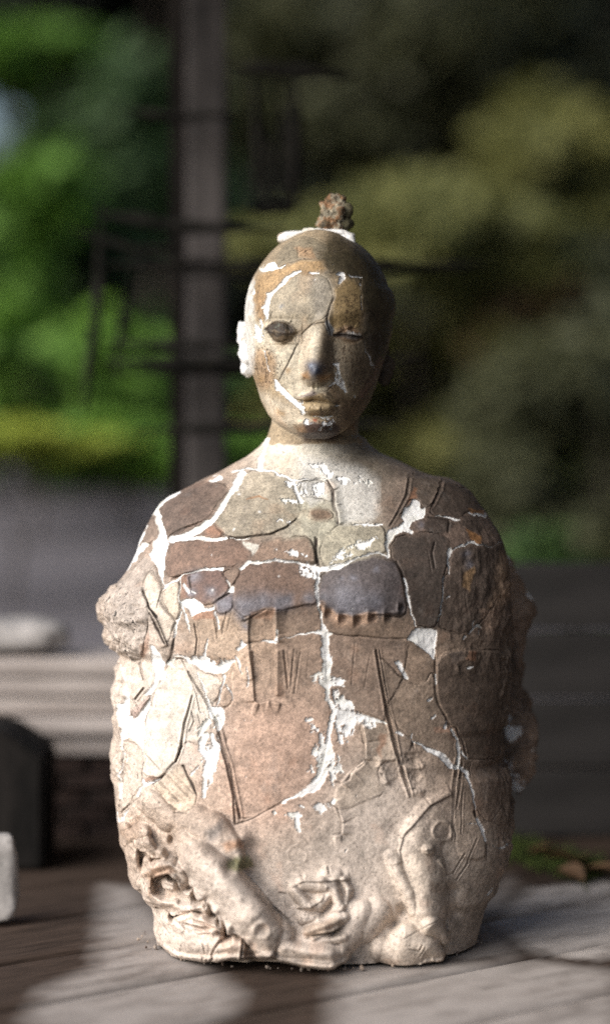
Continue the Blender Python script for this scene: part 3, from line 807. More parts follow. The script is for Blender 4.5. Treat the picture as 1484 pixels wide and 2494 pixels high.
poly(M_, 'E:380,640 560,740 480,860 380,800', .3, 40)
poly(M_, 'E:520,1010 640,1000 860,1000 900,1080 760,1110 600,1090', .5, 30)
poly(M_, 'H:240,720 330,700 330,860 260,1000', .6, 40)
poly(M_, 'H:390,590 640,390 820,490 760,570', .5, 40)
poly(M_, 'H:870,890 1100,780 1110,1100 900,1170', .6, 40)
WH = '''H:310,1055,26 322,980,40 330,900,46 342,860,44 400,830,24 450,770,34 510,722,26 560,688,40 600,680,16
H:285,960,24 320,940,30
H:675,680,14 740,688,16
H:905,700,18 940,700,44
H:942,735,40 918,770,18
H:985,705,10 1060,715,16 1090,715,12
H:1075,770,6 1090,870,6 1100,980,6
H:1110,1235,6 1140,1300,9 1180,1400,10 1190,1450,12
H:400,1550,30 430,1610,60 480,1660,44 540,1715,52 590,1765,36 640,1815,16
H:235,730,10 225,850,12
H:265,1050,20 285,1100,30 240,1200,26
H:320,1300,4 340,1400,8 355,1470,10
H:700,1830,8 780,1840,14 850,1830,8
H:875,1750,12 905,1750,10
H:860,1420,16 900,1420,24 905,1480,16
H:900,1440,8 940,1540,14 975,1640,14
H:830,1600,10 880,1560,16 940,1620,12
H:1035,1670,10 1035,1690,6
H:1235,1160,3 1235,1350,3
H:250,420,10 215,640,14'''
for s in WH.split('\n'): line(W_, s)
poly(B_, 'H:690,1830 890,1820 880,1900 760,1920 600,1900 560,1900', .45, 14)
poly(B_, 'H:720,1880 880,1870 860,1950 740,1960', .55, 10)
poly(B_, 'H:860,1390 930,1420 945,1530 985,1650 940,1620 870,1560', .55, 8)
poly(B_, 'H:220,1080 330,1130 330,1250 240,1260', .8, 14)
poly(B_, 'E:470,940 560,960 600,1080 540,1110 480,1020', .7, 8)
poly(B_, 'E:970,290 1110,300 1120,370 980,370', .5, 8)
for s in '''H:555,1188,5 600,1195,6 650,1140,6 700,1098,7 760,1088,6 805,1080,6
H:600,1195,6 560,1300,6 500,1420,7 455,1500,7 430,1555,6
H:870,890,6 840,960,8 815,1050,12 822,1100,8 845,1180,8
H:870,1190,6 940,1190,5 1000,1195,4
H:500,605,5 600,578,5 700,570,4
H:380,990,4 355,1070,4
H:250,1010,4 280,960,4
H:320,1300,3 340,1380,4 350,1440,4
H:330,1170,6 430,1165,4 540,1180,5
H:325,1130,10 360,1150,6
H:770,1760,3 775,1830,3
H:700,1740,3 720,1770,3
H:580,480,4 585,560,4
H:480,1660,14 495,1672,12
H:530,1700,8 560,1735,8
H:450,765,8 465,765,8
H:318,960,8 322,985,8'''.split('\n'):
    line(D_, s)
    for sl, d, wd, _s, _t in polyline(pts(s), 3): Hh[sl] -= .0012 * np.exp(-(d / np.maximum(wd * .6, 1.2)) ** 2) * ((_t > 0) & (_t < 1))
# face relief: rolls keep the larger height, so they are drawn before the swellings are added
HB = Hh.copy(); Hh[:] = 0
limb('E:755,180,190 720,340,270 695,500,330 675,640,350 670,690,310', [.003, .0105, .0175, .0235, .023], 1.5)
limb('E:680,600,200 672,670,230 668,690,210', [.012, .0240, .0240], 1.1)
limb('E:600,712,130 570,720,100', [.013, .010], .7)
limb('E:740,712,130 790,718,100', [.013, .010], .7)
limb('E:490,955,50 570,925,100 645,898,110 690,910,105 760,925,110 880,985,50', [.001, .0055, .0080, .0076, .0060, .001], .8)
limb('E:550,1010,70 630,1035,130 710,1042,150 790,1035,120 860,1012,60', [.003, .0078, .0102, .0078, .002], .8)
NOSE = Hh[850:1080].copy(); Hh[:] = HB + Hh * (np.arange(RH)[:, None] < 1075); del HB
bump('E:345,300,150', -.0060, 1.0, .75); limb('E:250,300,120 340,300,190 430,310,120', [.003, .0075, .003], .6)
bump('E:340,305,95', .0030, 1.15, .72)
bump('E:990,330,150', -.0055, 1.0, .75); bump('E:1000,345,85', .0062, 1.2, .62)
bump('E:330,130,170', .0030, 1.3, .40); bump('E:960,130,170', .0030, 1.3, .42)
bump('E:730,1240,150', .0085, 1.05, .8); bump('E:730,1120,120', -.0035, 1.3, .30)
bump('E:270,640,200 990,620,200', .0055, .9, 1.1)
bump('E:450,820,90 900,840,90', -.0015, 1, 1)
groove('E:490,955,10 580,972,12 650,962,12 700,972,12 780,985,12 890,1000,8', .0030, .0004)
bump('E:485,955,26 890,1000,26', -.0020)
bump('E:700,1105,70', -.0028, 1.8, .55)
groove('E:665,790,24 662,860,24', .0012, .0008, False)
step('E:205,285,5 270,215,6 350,195,6 430,225,6 485,320,5', .0022, 1, 22)
step('E:230,330,5 300,390,5 380,405,5 450,380,5', .0016, 1, 14)
step('E:860,330,5 950,275,5 1040,260,5 1130,340,5', .0015, 1, 22)
groove('E:200,280,8 330,325,6 480,340,8', .0016, .0006)
groove('E:850,335,10 960,338,10 1120,352,8', .0028, .0010)
limb_dummy = 0
bump('E:900,290,50 980,270,50 1060,290,50', .0016)
step('E:860,400,5 960,420,6 1060,415,6 1125,380,5', .0018, -1, 16)
tone('E:845,318 960,318 1110,335 1130,365 1000,362 860,350', (.022, .016, .012), .95, 5)
poly(K_, 'E:210,240 280,205 380,200 440,240 480,310 440,390 350,405 260,380 200,290', 1.0, 10)
poly(K_, 'E:880,280 1000,240 1110,290 1130,370 1060,410 900,380', .9, 10)
poly(K_, 'E:790,50 900,0 1080,100 1100,200 900,260 800,180', .5, 20)

# soften the hardest relief edges a little
def blur(R, n=1):
    for _ in range(n):
        R = R.copy()
        R[1:-1] = (R[:-2] + 2 * R[1:-1] + R[2:]) * .25
        R[:, 1:-1] = (R[:, :-2] + 2 * R[:, 1:-1] + R[:, 2:]) * .25
    return R
Hh = blur(Hh, 3)
D_ = blur(D_, 1)

# ------------------------------------------------------------------ turning the survey into the surface
def project(P):
    d = CAMD + P[:, 1]
    return PX0 + FPX * P[:, 0] / d, PY0 - FPX * (P[:, 2] - CAMZ) / d

def samp(R, x, y):
    x = np.clip(x, 0, RW - 1.01); y = np.clip(y, 0, RH - 1.01)
    i, j = x.astype(np.int32), y.astype(np.int32); fx, fy = x - i, y - j
    if R.ndim == 3: fx, fy = fx[:, None], fy[:, None]
    return (R[j, i] * (1 - fx) + R[j, i + 1] * fx) * (1 - fy) + (R[j + 1, i] * (1 - fx) + R[j + 1, i + 1] * fx) * fy

def px2m(px): return (px - PX0) * CAMD / FPX
def py2m(py): return CAMZ - (py - PY0) * CAMD / FPX

def contour(*ss):
    a = np.concatenate([pts(s)[:, :2] for s in ss]); a = a[np.argsort(a[:, 1], kind='stable')]
    return a[:, 1], a[:, 0]

def ring_surface(rows, xl, xr, bf, bb, n_exp, nf, nb, cy=None):
    """closed tube: each row an off-centre super-ellipse; returns verts, theta-based front weight, quads"""
    u = np.linspace(-1, 1, nf); thf = np.pi / 2 * (.45 * u + .55 * (2 / np.pi) * np.arcsin(u))
    thb = np.pi / 2 + np.linspace(0, np.pi, nb + 2)[1:-1]
    th = np.concatenate([thf, thb]); n = len(th)
    s, c = np.sin(th), np.cos(th)
    e = 2.0 / n_exp
    sx = np.sign(s) * np.abs(s)[None, :] ** e[:, None]; cxx = np.sign(c) * np.abs(c)[None, :] ** e[:, None]
    xc, a = (xl + xr) / 2, (xr - xl) / 2
    X = xc[:, None] + a[:, None] * sx
    Y = np.where(c[None, :] >= 0, -bf[:, None] * cxx, -bb[:, None] * cxx)
    if cy is not None: Y = Y + cy[:, None]
    Z = np.repeat(rows[:, None], n, 1)
    V = np.stack([X, Y, Z], -1).reshape(-1, 3)
    fw = np.repeat(np.clip(c, 0, 1)[None, :], len(rows), 0).ravel()
    out = np.stack([np.repeat(s[None, :], len(rows), 0).ravel(), -np.repeat(c[None, :], len(rows), 0).ravel()], -1)
    i = np.arange(len(rows) - 1)[:, None] * n; j = np.arange(n)[None, :]; j2 = (j + 1) % n
    Q = np.stack([i + j, i + j2, i + n + j2, i + n + j], -1).reshape(-1, 4)
    return V, fw, out, Q, n

def dress(V, fw, out, smin, smax, rough_amp, gmin=.28):
    """relief, roughness and colour for the base surface V"""
    wt = sstep(.02, .30, fw)
    nz1 = vnoise(V, .006, 3); nz2 = vnoise(V, .006, 4)
    nz3 = vnoise(V, .0022, 5); nz4 = vnoise(V, .0022, 6)
    P = V.copy()
    for _ in range(3):
        px, py = project(P)
        P = V.copy(); P[:, 1] -= samp(Hh, px, py) * wt
    px, py = project(P)
    nl1 = vnoise(V, .014, 7); nl2 = vnoise(V, .014, 8)
    wx, wy = px + nl1 * 4.0 + nz1 * 2.8 + nz3 * 1.6, py + nl2 * 4.0 + nz2 * 2.8 + nz4 * 1.6
    k = samp(K_, px, py)
    W = samp(W_, wx, wy); B = samp(B_, px, py)
    D = samp(D_, px + nz1 * 1.5, py + nz2 * 1.5); DS = samp(DS_, wx, wy) * np.clip(.45 + 1.1 * vnoise(V, .014, 81), .05, 1)
    D = np.maximum(D * np.clip(.9 + .5 * vnoise(V, .01, 83), .4, 1), DS); M = samp(M_, px, py); G = np.maximum(samp(G_, wx, wy), gmin)
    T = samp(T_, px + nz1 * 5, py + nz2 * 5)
    sh = S_[np.clip(wy, 0, RH - 1).astype(int), np.clip(wx, 0, RW - 1).astype(int)].copy()
    sh[(sh < smin) | (sh > smax) | (fw < .03)] = 0
    # dry-brushed plaster breaks up into streaks and specks
    st = fbm(V * np.array([1.0, 1.0, .55], np.float32), .009, 5, 21, .8)
    Bm = np.clip((B + st * 1.1 - .52) * 5, 0, 1)
    back = sstep(.05, .0, fw)
    W = np.maximum(W, Bm * .92) * (1 - back)
    W = sstep(.35, .65, W * np.clip(.88 + .42 * vnoise(V, .016, 33), .4, 1.1) + .25 * vnoise(V, .003, 31) * (W > .02) * (W < .98))
    # colour
    big = fbm(V, .05, 4, 41); fin = fbm(V, .005, 4, 43, .7); speck = vnoise(V, .0016, 47)
    T = T * (1 + .30 * big + .42 * fin)[:, None]
    T = T * (1 - .70 * sstep(.34, .66, speck * .75 + fin * .55)[:, None] * (.45 + .55 * k[:, None]))
    warm = sstep(.25, .6, fbm(V, .022, 4, 53)); T = T * (1 - .35 * warm[:, None]) + T * np.array([1.18, .96, .84], np.float32) * .35 * warm[:, None]
    mt = sstep(.02, .5, M) * sstep(.34 - .48 * M, .66 - .48 * M, fin * .40 + speck * .45 + .45 * vnoise(V, .0010, 49))
    T = T * (1 - .68 * mt)[:, None] + np.array([.05, .028, .014], np.float32) * (.68 * mt)[:, None]
    dust_glare = (1 - M) * sstep(.2, .65, fbm(V * np.array([1, 1, .7], np.float32), .018, 5, 59, .75)) * .22 * (1 - G)
    T = T * (1 - dust_glare[:, None]) + np.array([.46, .42, .39], np.float32) * dust_glare[:, None]
    grime = sstep(-.05, .55, fbm(V, .02, 4, 95, .7)); pl = np.array(PLAST, np.float32) * (1 + .10 * fin - .22 * grime)[:, None] * np.array([1, 1, 1], np.float32); pl[:, 2] *= 1 - .06 * grime
    T = T * (1 - W[:, None]) + pl * W[:, None]
    dk = np.clip(D * (1 - W) * 1.25, 0, 1)[:, None]
    T = T * (1 - dk) + np.array([.035, .024, .018], np.float32) * dk
    # roughness of the surface itself
    r = (fbm(V, .020, 4, 61) * .0022 + fbm(V, .006, 3, 67) * .0009) * (k * 1.6 + .10) * rough_amp
    r += fbm(V, .0035, 2, 71) * .00045 * (W + .3)
    r -= (.0016 + .0010 * vnoise(V, .009, 87)) * sstep(.5, .95, W) * (W > .5) * sstep(.0, .2, fw)
    r -= .0016 * np.clip(DS * 1.6, 0, 1)
    cr = 1 - np.abs(vnoise(V, .016, 91)) * 1.6; cr2 = 1 - np.abs(vnoise(V, .007, 93)) * 1.6
    r += (cr * .0030 + cr2 * .0014 - .002) * sstep(.35, 1.0, k) * rough_amp
    P[:, 0] += out[:, 0] * r; P[:, 1] += out[:, 1] * r
    P[:, 2] += fbm(V, .012, 2, 73) * .0008 * k
    lum = T @ np.array([.3, .6, .1], np.float32)
    W = np.maximum(W, .49 * sstep(.30, .50, lum))
    return P, np.clip(T, 0, .9), W, np.clip(G * (1 - W), 0, 1), sh

def pieces(P, Q, attrs, sh, W, parent, rest_name, smin, smax):
    """cut the surface into the body, its plaster fill and each sherd"""
    lab = sh[Q[:, 0]].astype(np.int32)
    wq = W[Q].mean(1) > .5
    lab[wq] = -1
    def sub(name, sel):
        q = Q[sel]
        if len(q) == 0: return None
        ids, inv = np.unique(q.ravel(), return_inverse=True)
        return mesh_obj(name, P[ids], inv.reshape(q.shape), M_CLAY, parent, True, {k: a[ids] for k, a in attrs.items()})
    body = sub(rest_name, lab == 0)
    sel = np.where(lab == -1)[0]
    if len(sel):
        ids, inv = np.unique(Q[sel].ravel(), return_inverse=True); q = inv.reshape(-1, 4); root = np.arange(len(ids))
        for _ in range(400):
            new = root.copy(); mn = root[q].min(1)
            for c in range(4): np.minimum.at(new, q[:, c], mn)
            new = new[new]
            if (new == root).all(): break
            root = new
        fr = root[q[:, 0]]; u, cnt = np.unique(fr, return_counts=True)
        small = np.zeros(len(Q), bool)
        for uu, cc in zip(u, cnt):
            if cc > 220:
                mk = np.zeros(len(Q), bool); mk[sel[fr == uu]] = True; sub('plaster_fill', mk)
            else: small[sel[fr == uu]] = True
        if small.any(): tag(sub('plaster_flecks', small), kind='stuff')
    for k in range(smin, smax + 1):
        if (lab == k).sum() > 40: sub('clay_shard', lab == k)
    return body

bust = tag(empty('clay_bust', (0, 0, 0)), 'broken and mended clay bust of a woman with topknot and white plaster seams', 'bust')

# ---- torso and neck
yl, xl_ = contour('H:380,1850 372,1900 345,1985', 'L:1110,0 1060,60 980,120 880,175 790,225 700,265 600,320 540,350 470,385 420,425 390,470 360,520 320,600 290,670 270,740 240,800 200,870 160,920 120,950 90,990 60,1030 30,1080 28,1120 50,1160 75,1200 70,1250 80,1300 110,1350 150,1370 175,1400 160,1450 130,1532',
                  'Q:115,130 100,200 85,260 88,340 105,390 90,440 95,500 100,560 80,640 85,740 95,850 105,980 115,1100 130,1180 135,1260 170,1310 190,1380 190,1450 220,1530 290,1560 305,1610 330,1660 365,1700 360,1790 390,1860')
yr, xr_ = contour('H:1075,1850 1062,1900 1068,1990', 'R:362,0 390,40 450,85 520,115 600,150 680,190 750,215 830,225 900,255 960,300 1000,350 1040,410 1070,460 1110,520 1140,580 1160,640 1178,740 1185,830 1188,1000 1185,1200 1185,1343',
                  'P:1187,150 1190,180 1172,300 1162,400 1135,430 1142,560 1125,610 1180,680 1195,850 1197,1000 1193,1080 1162,1180 1135,1250 1110,1340 1062,1390 1035,1450 1010,1560 1000,1620')
row_py = np.concatenate([np.arange(2274, 1262, -1.9), np.arange(1262, 1085, -.85), np.arange(1085, 930, -2.2)])
rz = py2m(row_py); rz[0] = 0.0
axl, axr = px2m(np.interp(row_py, yl, xl_)), px2m(np.interp(row_py, yr, xr_))
def smooth1(a, n):
    for _ in range(n): a = np.concatenate([a[:1], (a[:-2] + 2 * a[1:-1] + a[2:]) / 4, a[-1:]])
    return a
axl, axr = smooth1(axl, 3), smooth1(axr, 3)
bf = np.interp(row_py, [930, 1050, 1100, 1150, 1200, 1260, 1330, 1420, 1500, 1700, 1900, 2050, 2200, 2274], [.034, .042, .047, .056, .070, .088, .103, .118, .122, .124, .128, .132, .138, .136])
bb = np.interp(row_py, [930, 1050, 1130, 1250, 1400, 2000, 2274], [.050, .052, .055, .075, .09, .10, .09])
bf = smooth1(bf, 900); ne = np.interp(row_py, [930, 1100, 1200, 1400, 2274], [2.0, 2.0, 2.1, 2.35, 2.3]); ne = smooth1(ne, 600)
V, fw, out, Q, n = ring_surface(rz, axl, axr, bf, bb, ne, 690, 110)
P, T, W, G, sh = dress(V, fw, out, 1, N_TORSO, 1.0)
lowz = np.clip(1 - V[:, 2] / .016, 0, 1); chip = sstep(.05, .45, fbm(V * np.array([1, 1, .3]), .03, 3, 97)); P[:, 0] -= out[:, 0] * lowz * chip * .007; P[:, 1] -= out[:, 1] * lowz * chip * .009
P[:n, 2] = 0.0005; P[:, 2] = np.maximum(P[:, 2], .0005)
torso = pieces(P, Q, {'tone': T, 'white': W, 'gloss': G}, sh, W, bust, 'torso', 1, N_TORSO)
# the inner underside, closing the base
bc = P[:n].mean(0); Vb = np.concatenate([P[:n], bc[None]]); Fb = np.stack([(np.arange(n) + 1) % n, np.arange(n), np.full(n, n)], 1)
mesh_obj('base_underside', Vb, Fb, M_CLAY, bust, False, {'tone': np.tile(np.array([[.4, .35, .28]]), (n + 1, 1)), 'white': np.zeros(n + 1), 'gloss': np.zeros(n + 1)})

# ---- head
yl, xl_ = contour('H:735,344 620,365 520,410 430,465 370,520 290,620 232,710 197,790 172,880 160,980 158,1080 163,1180 172,1300 192,1420 222,1500 255,1600 295,1720 345,1820 400,1885 450,1925 500,1955 545,1978 600,2003 680,2022')
yr, xr_ = contour('H:745,344 860,362 960,395 1040,440 1110,490 1180,560 1240,650 1280,720 1310,800 1345,850 1366,930 1362,1010 1340,1080 1335,1180 1312,1260 1290,1330 1270,1400 1245,1480 1205,1600 1160,1710 1100,1800 1050,1870 1000,1915 950,1953 900,1985 840,2012 780,2022')
t = np.linspace(0, 1, 470); top, bot = 561.5, 1070.0
hp = top + (bot - top) * (.45 * t + .55 * (1 - np.cos(np.pi * t)) / 2)
sq = lambda y: np.sqrt(np.maximum(np.asarray(y) - top, 0))
axl = px2m(np.interp(sq(hp), sq(yl), xl_)); axr = px2m(np.interp(sq(hp), sq(yr), xr_))
axl, axr = smooth1(axl, 4), smooth1(axr, 4)
hy = [561.5, 575, 600, 650, 700, 760, 820, 900, 960, 1000, 1035, 1055, 1070]
yf = np.interp(sq(hp), sq(hy), [-.010, -.040, -.060, -.080, -.090, -.0945, -.0945, -.096, -.0955, -.0945, -.091, -.084, -.064])
yb = np.interp(sq(hp), sq(hy), [.000, .045, .066, .088, .098, .102, .100, .080, .056, .030, .000, -.022, -.050])
cyy = (yf + yb) * .5; cyy = np.where(hp < 900, 0.0, np.interp(hp, [900, 960, 1000, 1035, 1055, 1070], [0, -.008, -.022, -.040, -.051, -.056]))
V, fw, out, Q, n = ring_surface(py2m(hp), axl, axr, cyy - yf, yb - cyy, np.full(len(hp), 2.12), 430, 90, cyy)
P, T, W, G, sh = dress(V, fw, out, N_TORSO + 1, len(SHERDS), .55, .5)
Q = Q[:, ::-1]
head = pieces(P, Q, {'tone': T, 'white': W, 'gloss': G}, sh, W, bust, 'head', N_TORSO + 1, len(SHERDS))
# ------------------------------------------------------------------ lumps, ears, topknot and arm stump of the bust
def uv_grid(nu, nv):
    a = np.linspace(0, 2 * np.pi, nu, endpoint=False); b = np.linspace(0, np.pi, nv)
    A, Bb = np.meshgrid(a, b)
    D = np.stack([np.sin(Bb) * np.cos(A), np.sin(Bb) * np.sin(A), np.cos(Bb)], -1).reshape(-1, 3)
    i = np.arange(nv - 1)[:, None] * nu; j = np.arange(nu)[None, :]; j2 = (j + 1) % nu
    return D, np.stack([i + j, i + nu + j, i + nu + j2, i + j2], -1).reshape(-1, 4)

def clay_colours(V, cols, scale, white=None, seed=0):
    """patches of the given colours"""
    f = fbm(V, scale, 4, seed, .6) + .12 * vnoise(V, scale * .12, seed + 9)
    e = np.linspace(-.42, .42, len(cols))
    T = np.stack([np.interp(f, e, [c[k] for c in cols]) for k in range(3)], -1)
    T = T * (1 + .3 * fbm(V, .004, 3, seed + 3))[:, None]
    W = np.zeros(len(V))
    if white is not None:
        W = sstep(white, white + .08, fbm(V, scale * .8, 4, seed + 5, .7))
        T = T * (1 - W[:, None]) + np.array(PLAST) * W[:, None]
    return np.clip(T, .01, .9), W

def lump(name, c, r, cols, amp=.15, nz=.02, seed=1, white=None, parent=None, nu=110, nv=70, power=1.0, rot=0.0, taper=0.0, cs=.02):
    D, Q = uv_grid(nu, nv)
    E = np.sign(D) * np.abs(D) ** power
    V = E * np.array(r)
    if taper: V[:, :2] *= (1 - taper * (E[:, 2] * .5 + .5))[:, None]
    V = V + D * ((fbm(V + seed, nz, 4, seed, .55) * amp + .35 * amp * fbm(V + seed, nz * .3, 3, seed + 2)) * min(r) * 2)[:, None]
    if rot: ca, sa = math.cos(rot), math.sin(rot); V = np.stack([V[:, 0] * ca + V[:, 2] * sa, V[:, 1], -V[:, 0] * sa + V[:, 2] * ca], -1)
    T, W = clay_colours(V + seed, cols, cs, white, seed + 7)
    V = V + np.array(c)
    return mesh_obj(name, V, Q, M_CLAY, parent, True, {'tone': T, 'white': W, 'gloss': np.zeros(len(V))})

def at(px, py, y):
    d = CAMD + y
    return np.array([(px - PX0) * d / FPX, y, CAMZ - (py - PY0) * d / FPX])
PXM = CAMD / FPX

knot = lump('topknot', at(812, 526, .0), (43 * PXM, 40 * PXM, 46 * PXM), [(.03, .024, .018), (.11, .085, .05), (.22, .11, .05), (.30, .27, .20), (.05, .04, .025)], .30, .012, 5, None, bust, 150, 100, .8, 0, .28, .010)
lump('knot_knob', at(846, 512, -.006), (15 * PXM, 14 * PXM, 21 * PXM), [(.05, .045, .025), (.09, .08, .045), (.20, .11, .06)], .2, .008, 8, None, bust, 50, 30)
lump('knot_knob', at(843, 545, -.004), (18 * PXM, 16 * PXM, 15 * PXM), [(.05, .045, .025), (.10, .09, .05), (.16, .12, .07)], .2, .008, 12, None, bust, 50, 30)
lump('plaster_cap', at(722, 576, .012), (46 * PXM, 22 * PXM, 13 * PXM), [(.6, .45, .3), (.8, .79, .75), (.84, .83, .8)], .2, .012, 15, -.05, bust, 90, 50, .6, -.12)
lump('plaster_cap', at(800, 573, -.010), (64 * PXM, 26 * PXM, 15 * PXM), [(.5, .3, .18), (.72, .72, .66), (.84, .83, .8)], .22, .012, 19, -.15, bust, 110, 60, .6, .10)
lump('plaster_cap', at(838, 588, -.030), (24 * PXM, 12 * PXM, 17 * PXM), [(.6, .6, .5), (.8, .8, .76)], .2, .008, 23, -.2, bust, 70, 50, .7)
lump('plaster_cap', at(800, 590, -.034), (34 * PXM, 8 * PXM, 8 * PXM), [(.7, .7, .64), (.82, .82, .78)], .25, .008, 27, -.3, bust, 70, 40, .7, .42)
def ear(side, chain, cols, white, seed):
    e = empty('ear'); e.parent = bust
    for k, (px, py, rx, rz_, y) in enumerate(chain):
        lump(['rim', 'lobe', 'fold'][min(k, 2)], at(px, py, y), (rx * PXM, 14 * PXM, rz_ * PXM), cols, .26, .009, seed + k, white, e, 60, 40)
ear(-1, [(592, 820, 14, 36, .015), (604, 893, 18, 24, .012), (598, 862, 17, 26, .008), (586, 800, 9, 18, .02)], [(.40, .24, .12), (.66, .63, .58), (.82, .82, .8)], -.25, 31)
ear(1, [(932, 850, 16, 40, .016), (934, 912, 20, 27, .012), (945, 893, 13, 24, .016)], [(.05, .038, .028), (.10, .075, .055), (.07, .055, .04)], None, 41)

def rough_limb(name, centres, radii, cols, seed, white, parent, flat=.8, n=70, m=110):
    """a broken arm: a tube along the centres with a rough skin"""
    C = np.array(centres); s = np.linspace(0, len(C) - 1, m)
    X = np.stack([np.interp(s, np.arange(len(C)), C[:, k]) for k in range(3)], -1); R = smooth1(np.interp(s, np.arange(len(C)), radii), 4)
    for _ in range(6): X[1:-1] = (X[:-2] + 2 * X[1:-1] + X[2:]) / 4
    th = np.linspace(0, 2 * np.pi, n, endpoint=False)
    R = R * np.clip(np.sqrt(np.sin(np.pi * (np.arange(m) + .5) / m) * 6), 0, 1)
    V = np.stack([X[:, None, 0] + R[:, None] * np.cos(th), X[:, None, 1] + flat * R[:, None] * np.sin(th), np.repeat(X[:, 2:3], n, 1)], -1).reshape(-1, 3)
    O = np.tile(np.stack([np.cos(th), np.sin(th), 0 * th], -1), (m, 1))
    V = V + O * (fbm(V, .025, 4, seed, .6) * .008 + fbm(V, .007, 3, seed + 1) * .003)[:, None]
    i = np.arange(m - 1)[:, None] * n; j = np.arange(n)[None, :]; j2 = (j + 1) % n
    Q = np.stack([i + j, i + j2, i + n + j2, i + n + j], -1).reshape(-1, 4)
    T, W = clay_colours(V, cols, .03, white, seed + 2)
    return mesh_obj(name, V, [Q, np.array([list(range(n))[::-1]]), np.array([[(m - 1) * n + k for k in range(n)]])], M_CLAY, parent, True, {'tone': T, 'white': W, 'gloss': np.zeros(len(V))})
ARMC = [(.12, .088, .066), (.23, .165, .125), (.33, .24, .18)]
f = lambda px, py, y=.075: tuple(at(px, py, y))
rough_limb('upper_arm', [f(1262, 1935), f(1268, 1850), f(1262, 1760), f(1238, 1660), f(1232, 1570), f(1238, 1480), f(1220, 1400), f(1195, 1330)], [18 * PXM, 44 * PXM, 52 * PXM, 34 * PXM, 40 * PXM, 64 * PXM, 50 * PXM, 36 * PXM], ARMC, 51, .30, bust)

# ------------------------------------------------------------------ floor of planks
floor = tag(empty('floor'), kind='structure')
def mat_floor():
    m, nt, b = new_mat("worn_floor_plank")
    tc = N(nt, 'ShaderNodeTexCoord'); mp = N(nt, 'ShaderNodeMapping'); mp.inputs['Scale'].default_value = (1.2, 14, 6)
    nt.links.new(tc.outputs['Object'], mp.inputs[0])
    oi = N(nt, 'ShaderNodeObjectInfo'); ad = N(nt, 'ShaderNodeVectorMath', operation='ADD'); nt.links.new(mp.outputs[0], ad.inputs[0]); nt.links.new(oi.outputs['Random'], ad.inputs[1])
    nz = N(nt, 'ShaderNodeTexNoise'); nz.inputs['Scale'].default_value = 9; nz.inputs['Detail'].default_value = 12; nz.inputs['Roughness'].default_value = .78
    nt.links.new(ad.outputs[0], nz.inputs['Vector'])
    cr = N(nt, 'ShaderNodeValToRGB'); cr.color_ramp.elements[0].position = .3; cr.color_ramp.elements[1].position = .72
    cr.color_ramp.elements[0].color = (.012, .009, .007, 1); cr.color_ramp.elements[1].color = (.075, .053, .042, 1)
    nt.links.new(nz.outputs['Fac'], cr.inputs[0])
    at_ = N(nt, 'ShaderNodeAttribute', attribute_name='dust_glare')
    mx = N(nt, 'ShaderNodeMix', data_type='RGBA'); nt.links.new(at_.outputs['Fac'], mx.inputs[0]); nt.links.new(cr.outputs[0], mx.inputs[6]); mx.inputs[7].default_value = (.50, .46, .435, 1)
    nt.links.new(mx.outputs[2], b.inputs['Base Color']); b.inputs['Roughness'].default_value = .75; b.inputs['Specular IOR Level'].default_value = .06
    bp = N(nt, 'ShaderNodeBump'); bp.inputs['Strength'].default_value = .4; bp.inputs['Distance'].default_value = .002
    nt.links.new(nz.outputs['Fac'], bp.inputs['Height']); nt.links.new(bp.outputs[0], b.inputs['Normal'])
    return m
M_FLOOR = mat_floor()
def ground_pt(px, py):
    d = FPX * CAMZ / (py - PY0); return ((px - PX0) * d / FPX, d - CAMD)
def inpoly(X, Y, Pq):
    c = np.zeros(X.shape, bool); dm = np.full(X.shape, 9.0)
    for k in range(len(Pq)):
        a, b = Pq[k], Pq[(k + 1) % len(Pq)]
        if a[1] != b[1]: c ^= ((a[1] > Y) != (b[1] > Y)) & (X < (b[0] - a[0]) * (Y - a[1]) / (b[1] - a[1]) + a[0])
        dx, dy = b[0] - a[0], b[1] - a[1]; L = dx * dx + dy * dy + 1e-9
        t = np.clip(((X - a[0]) * dx + (Y - a[1]) * dy) / L, 0, 1); dm = np.minimum(dm, np.hypot(X - a[0] - t * dx, Y - a[1] - t * dy))
    return np.where(c, dm, -dm)
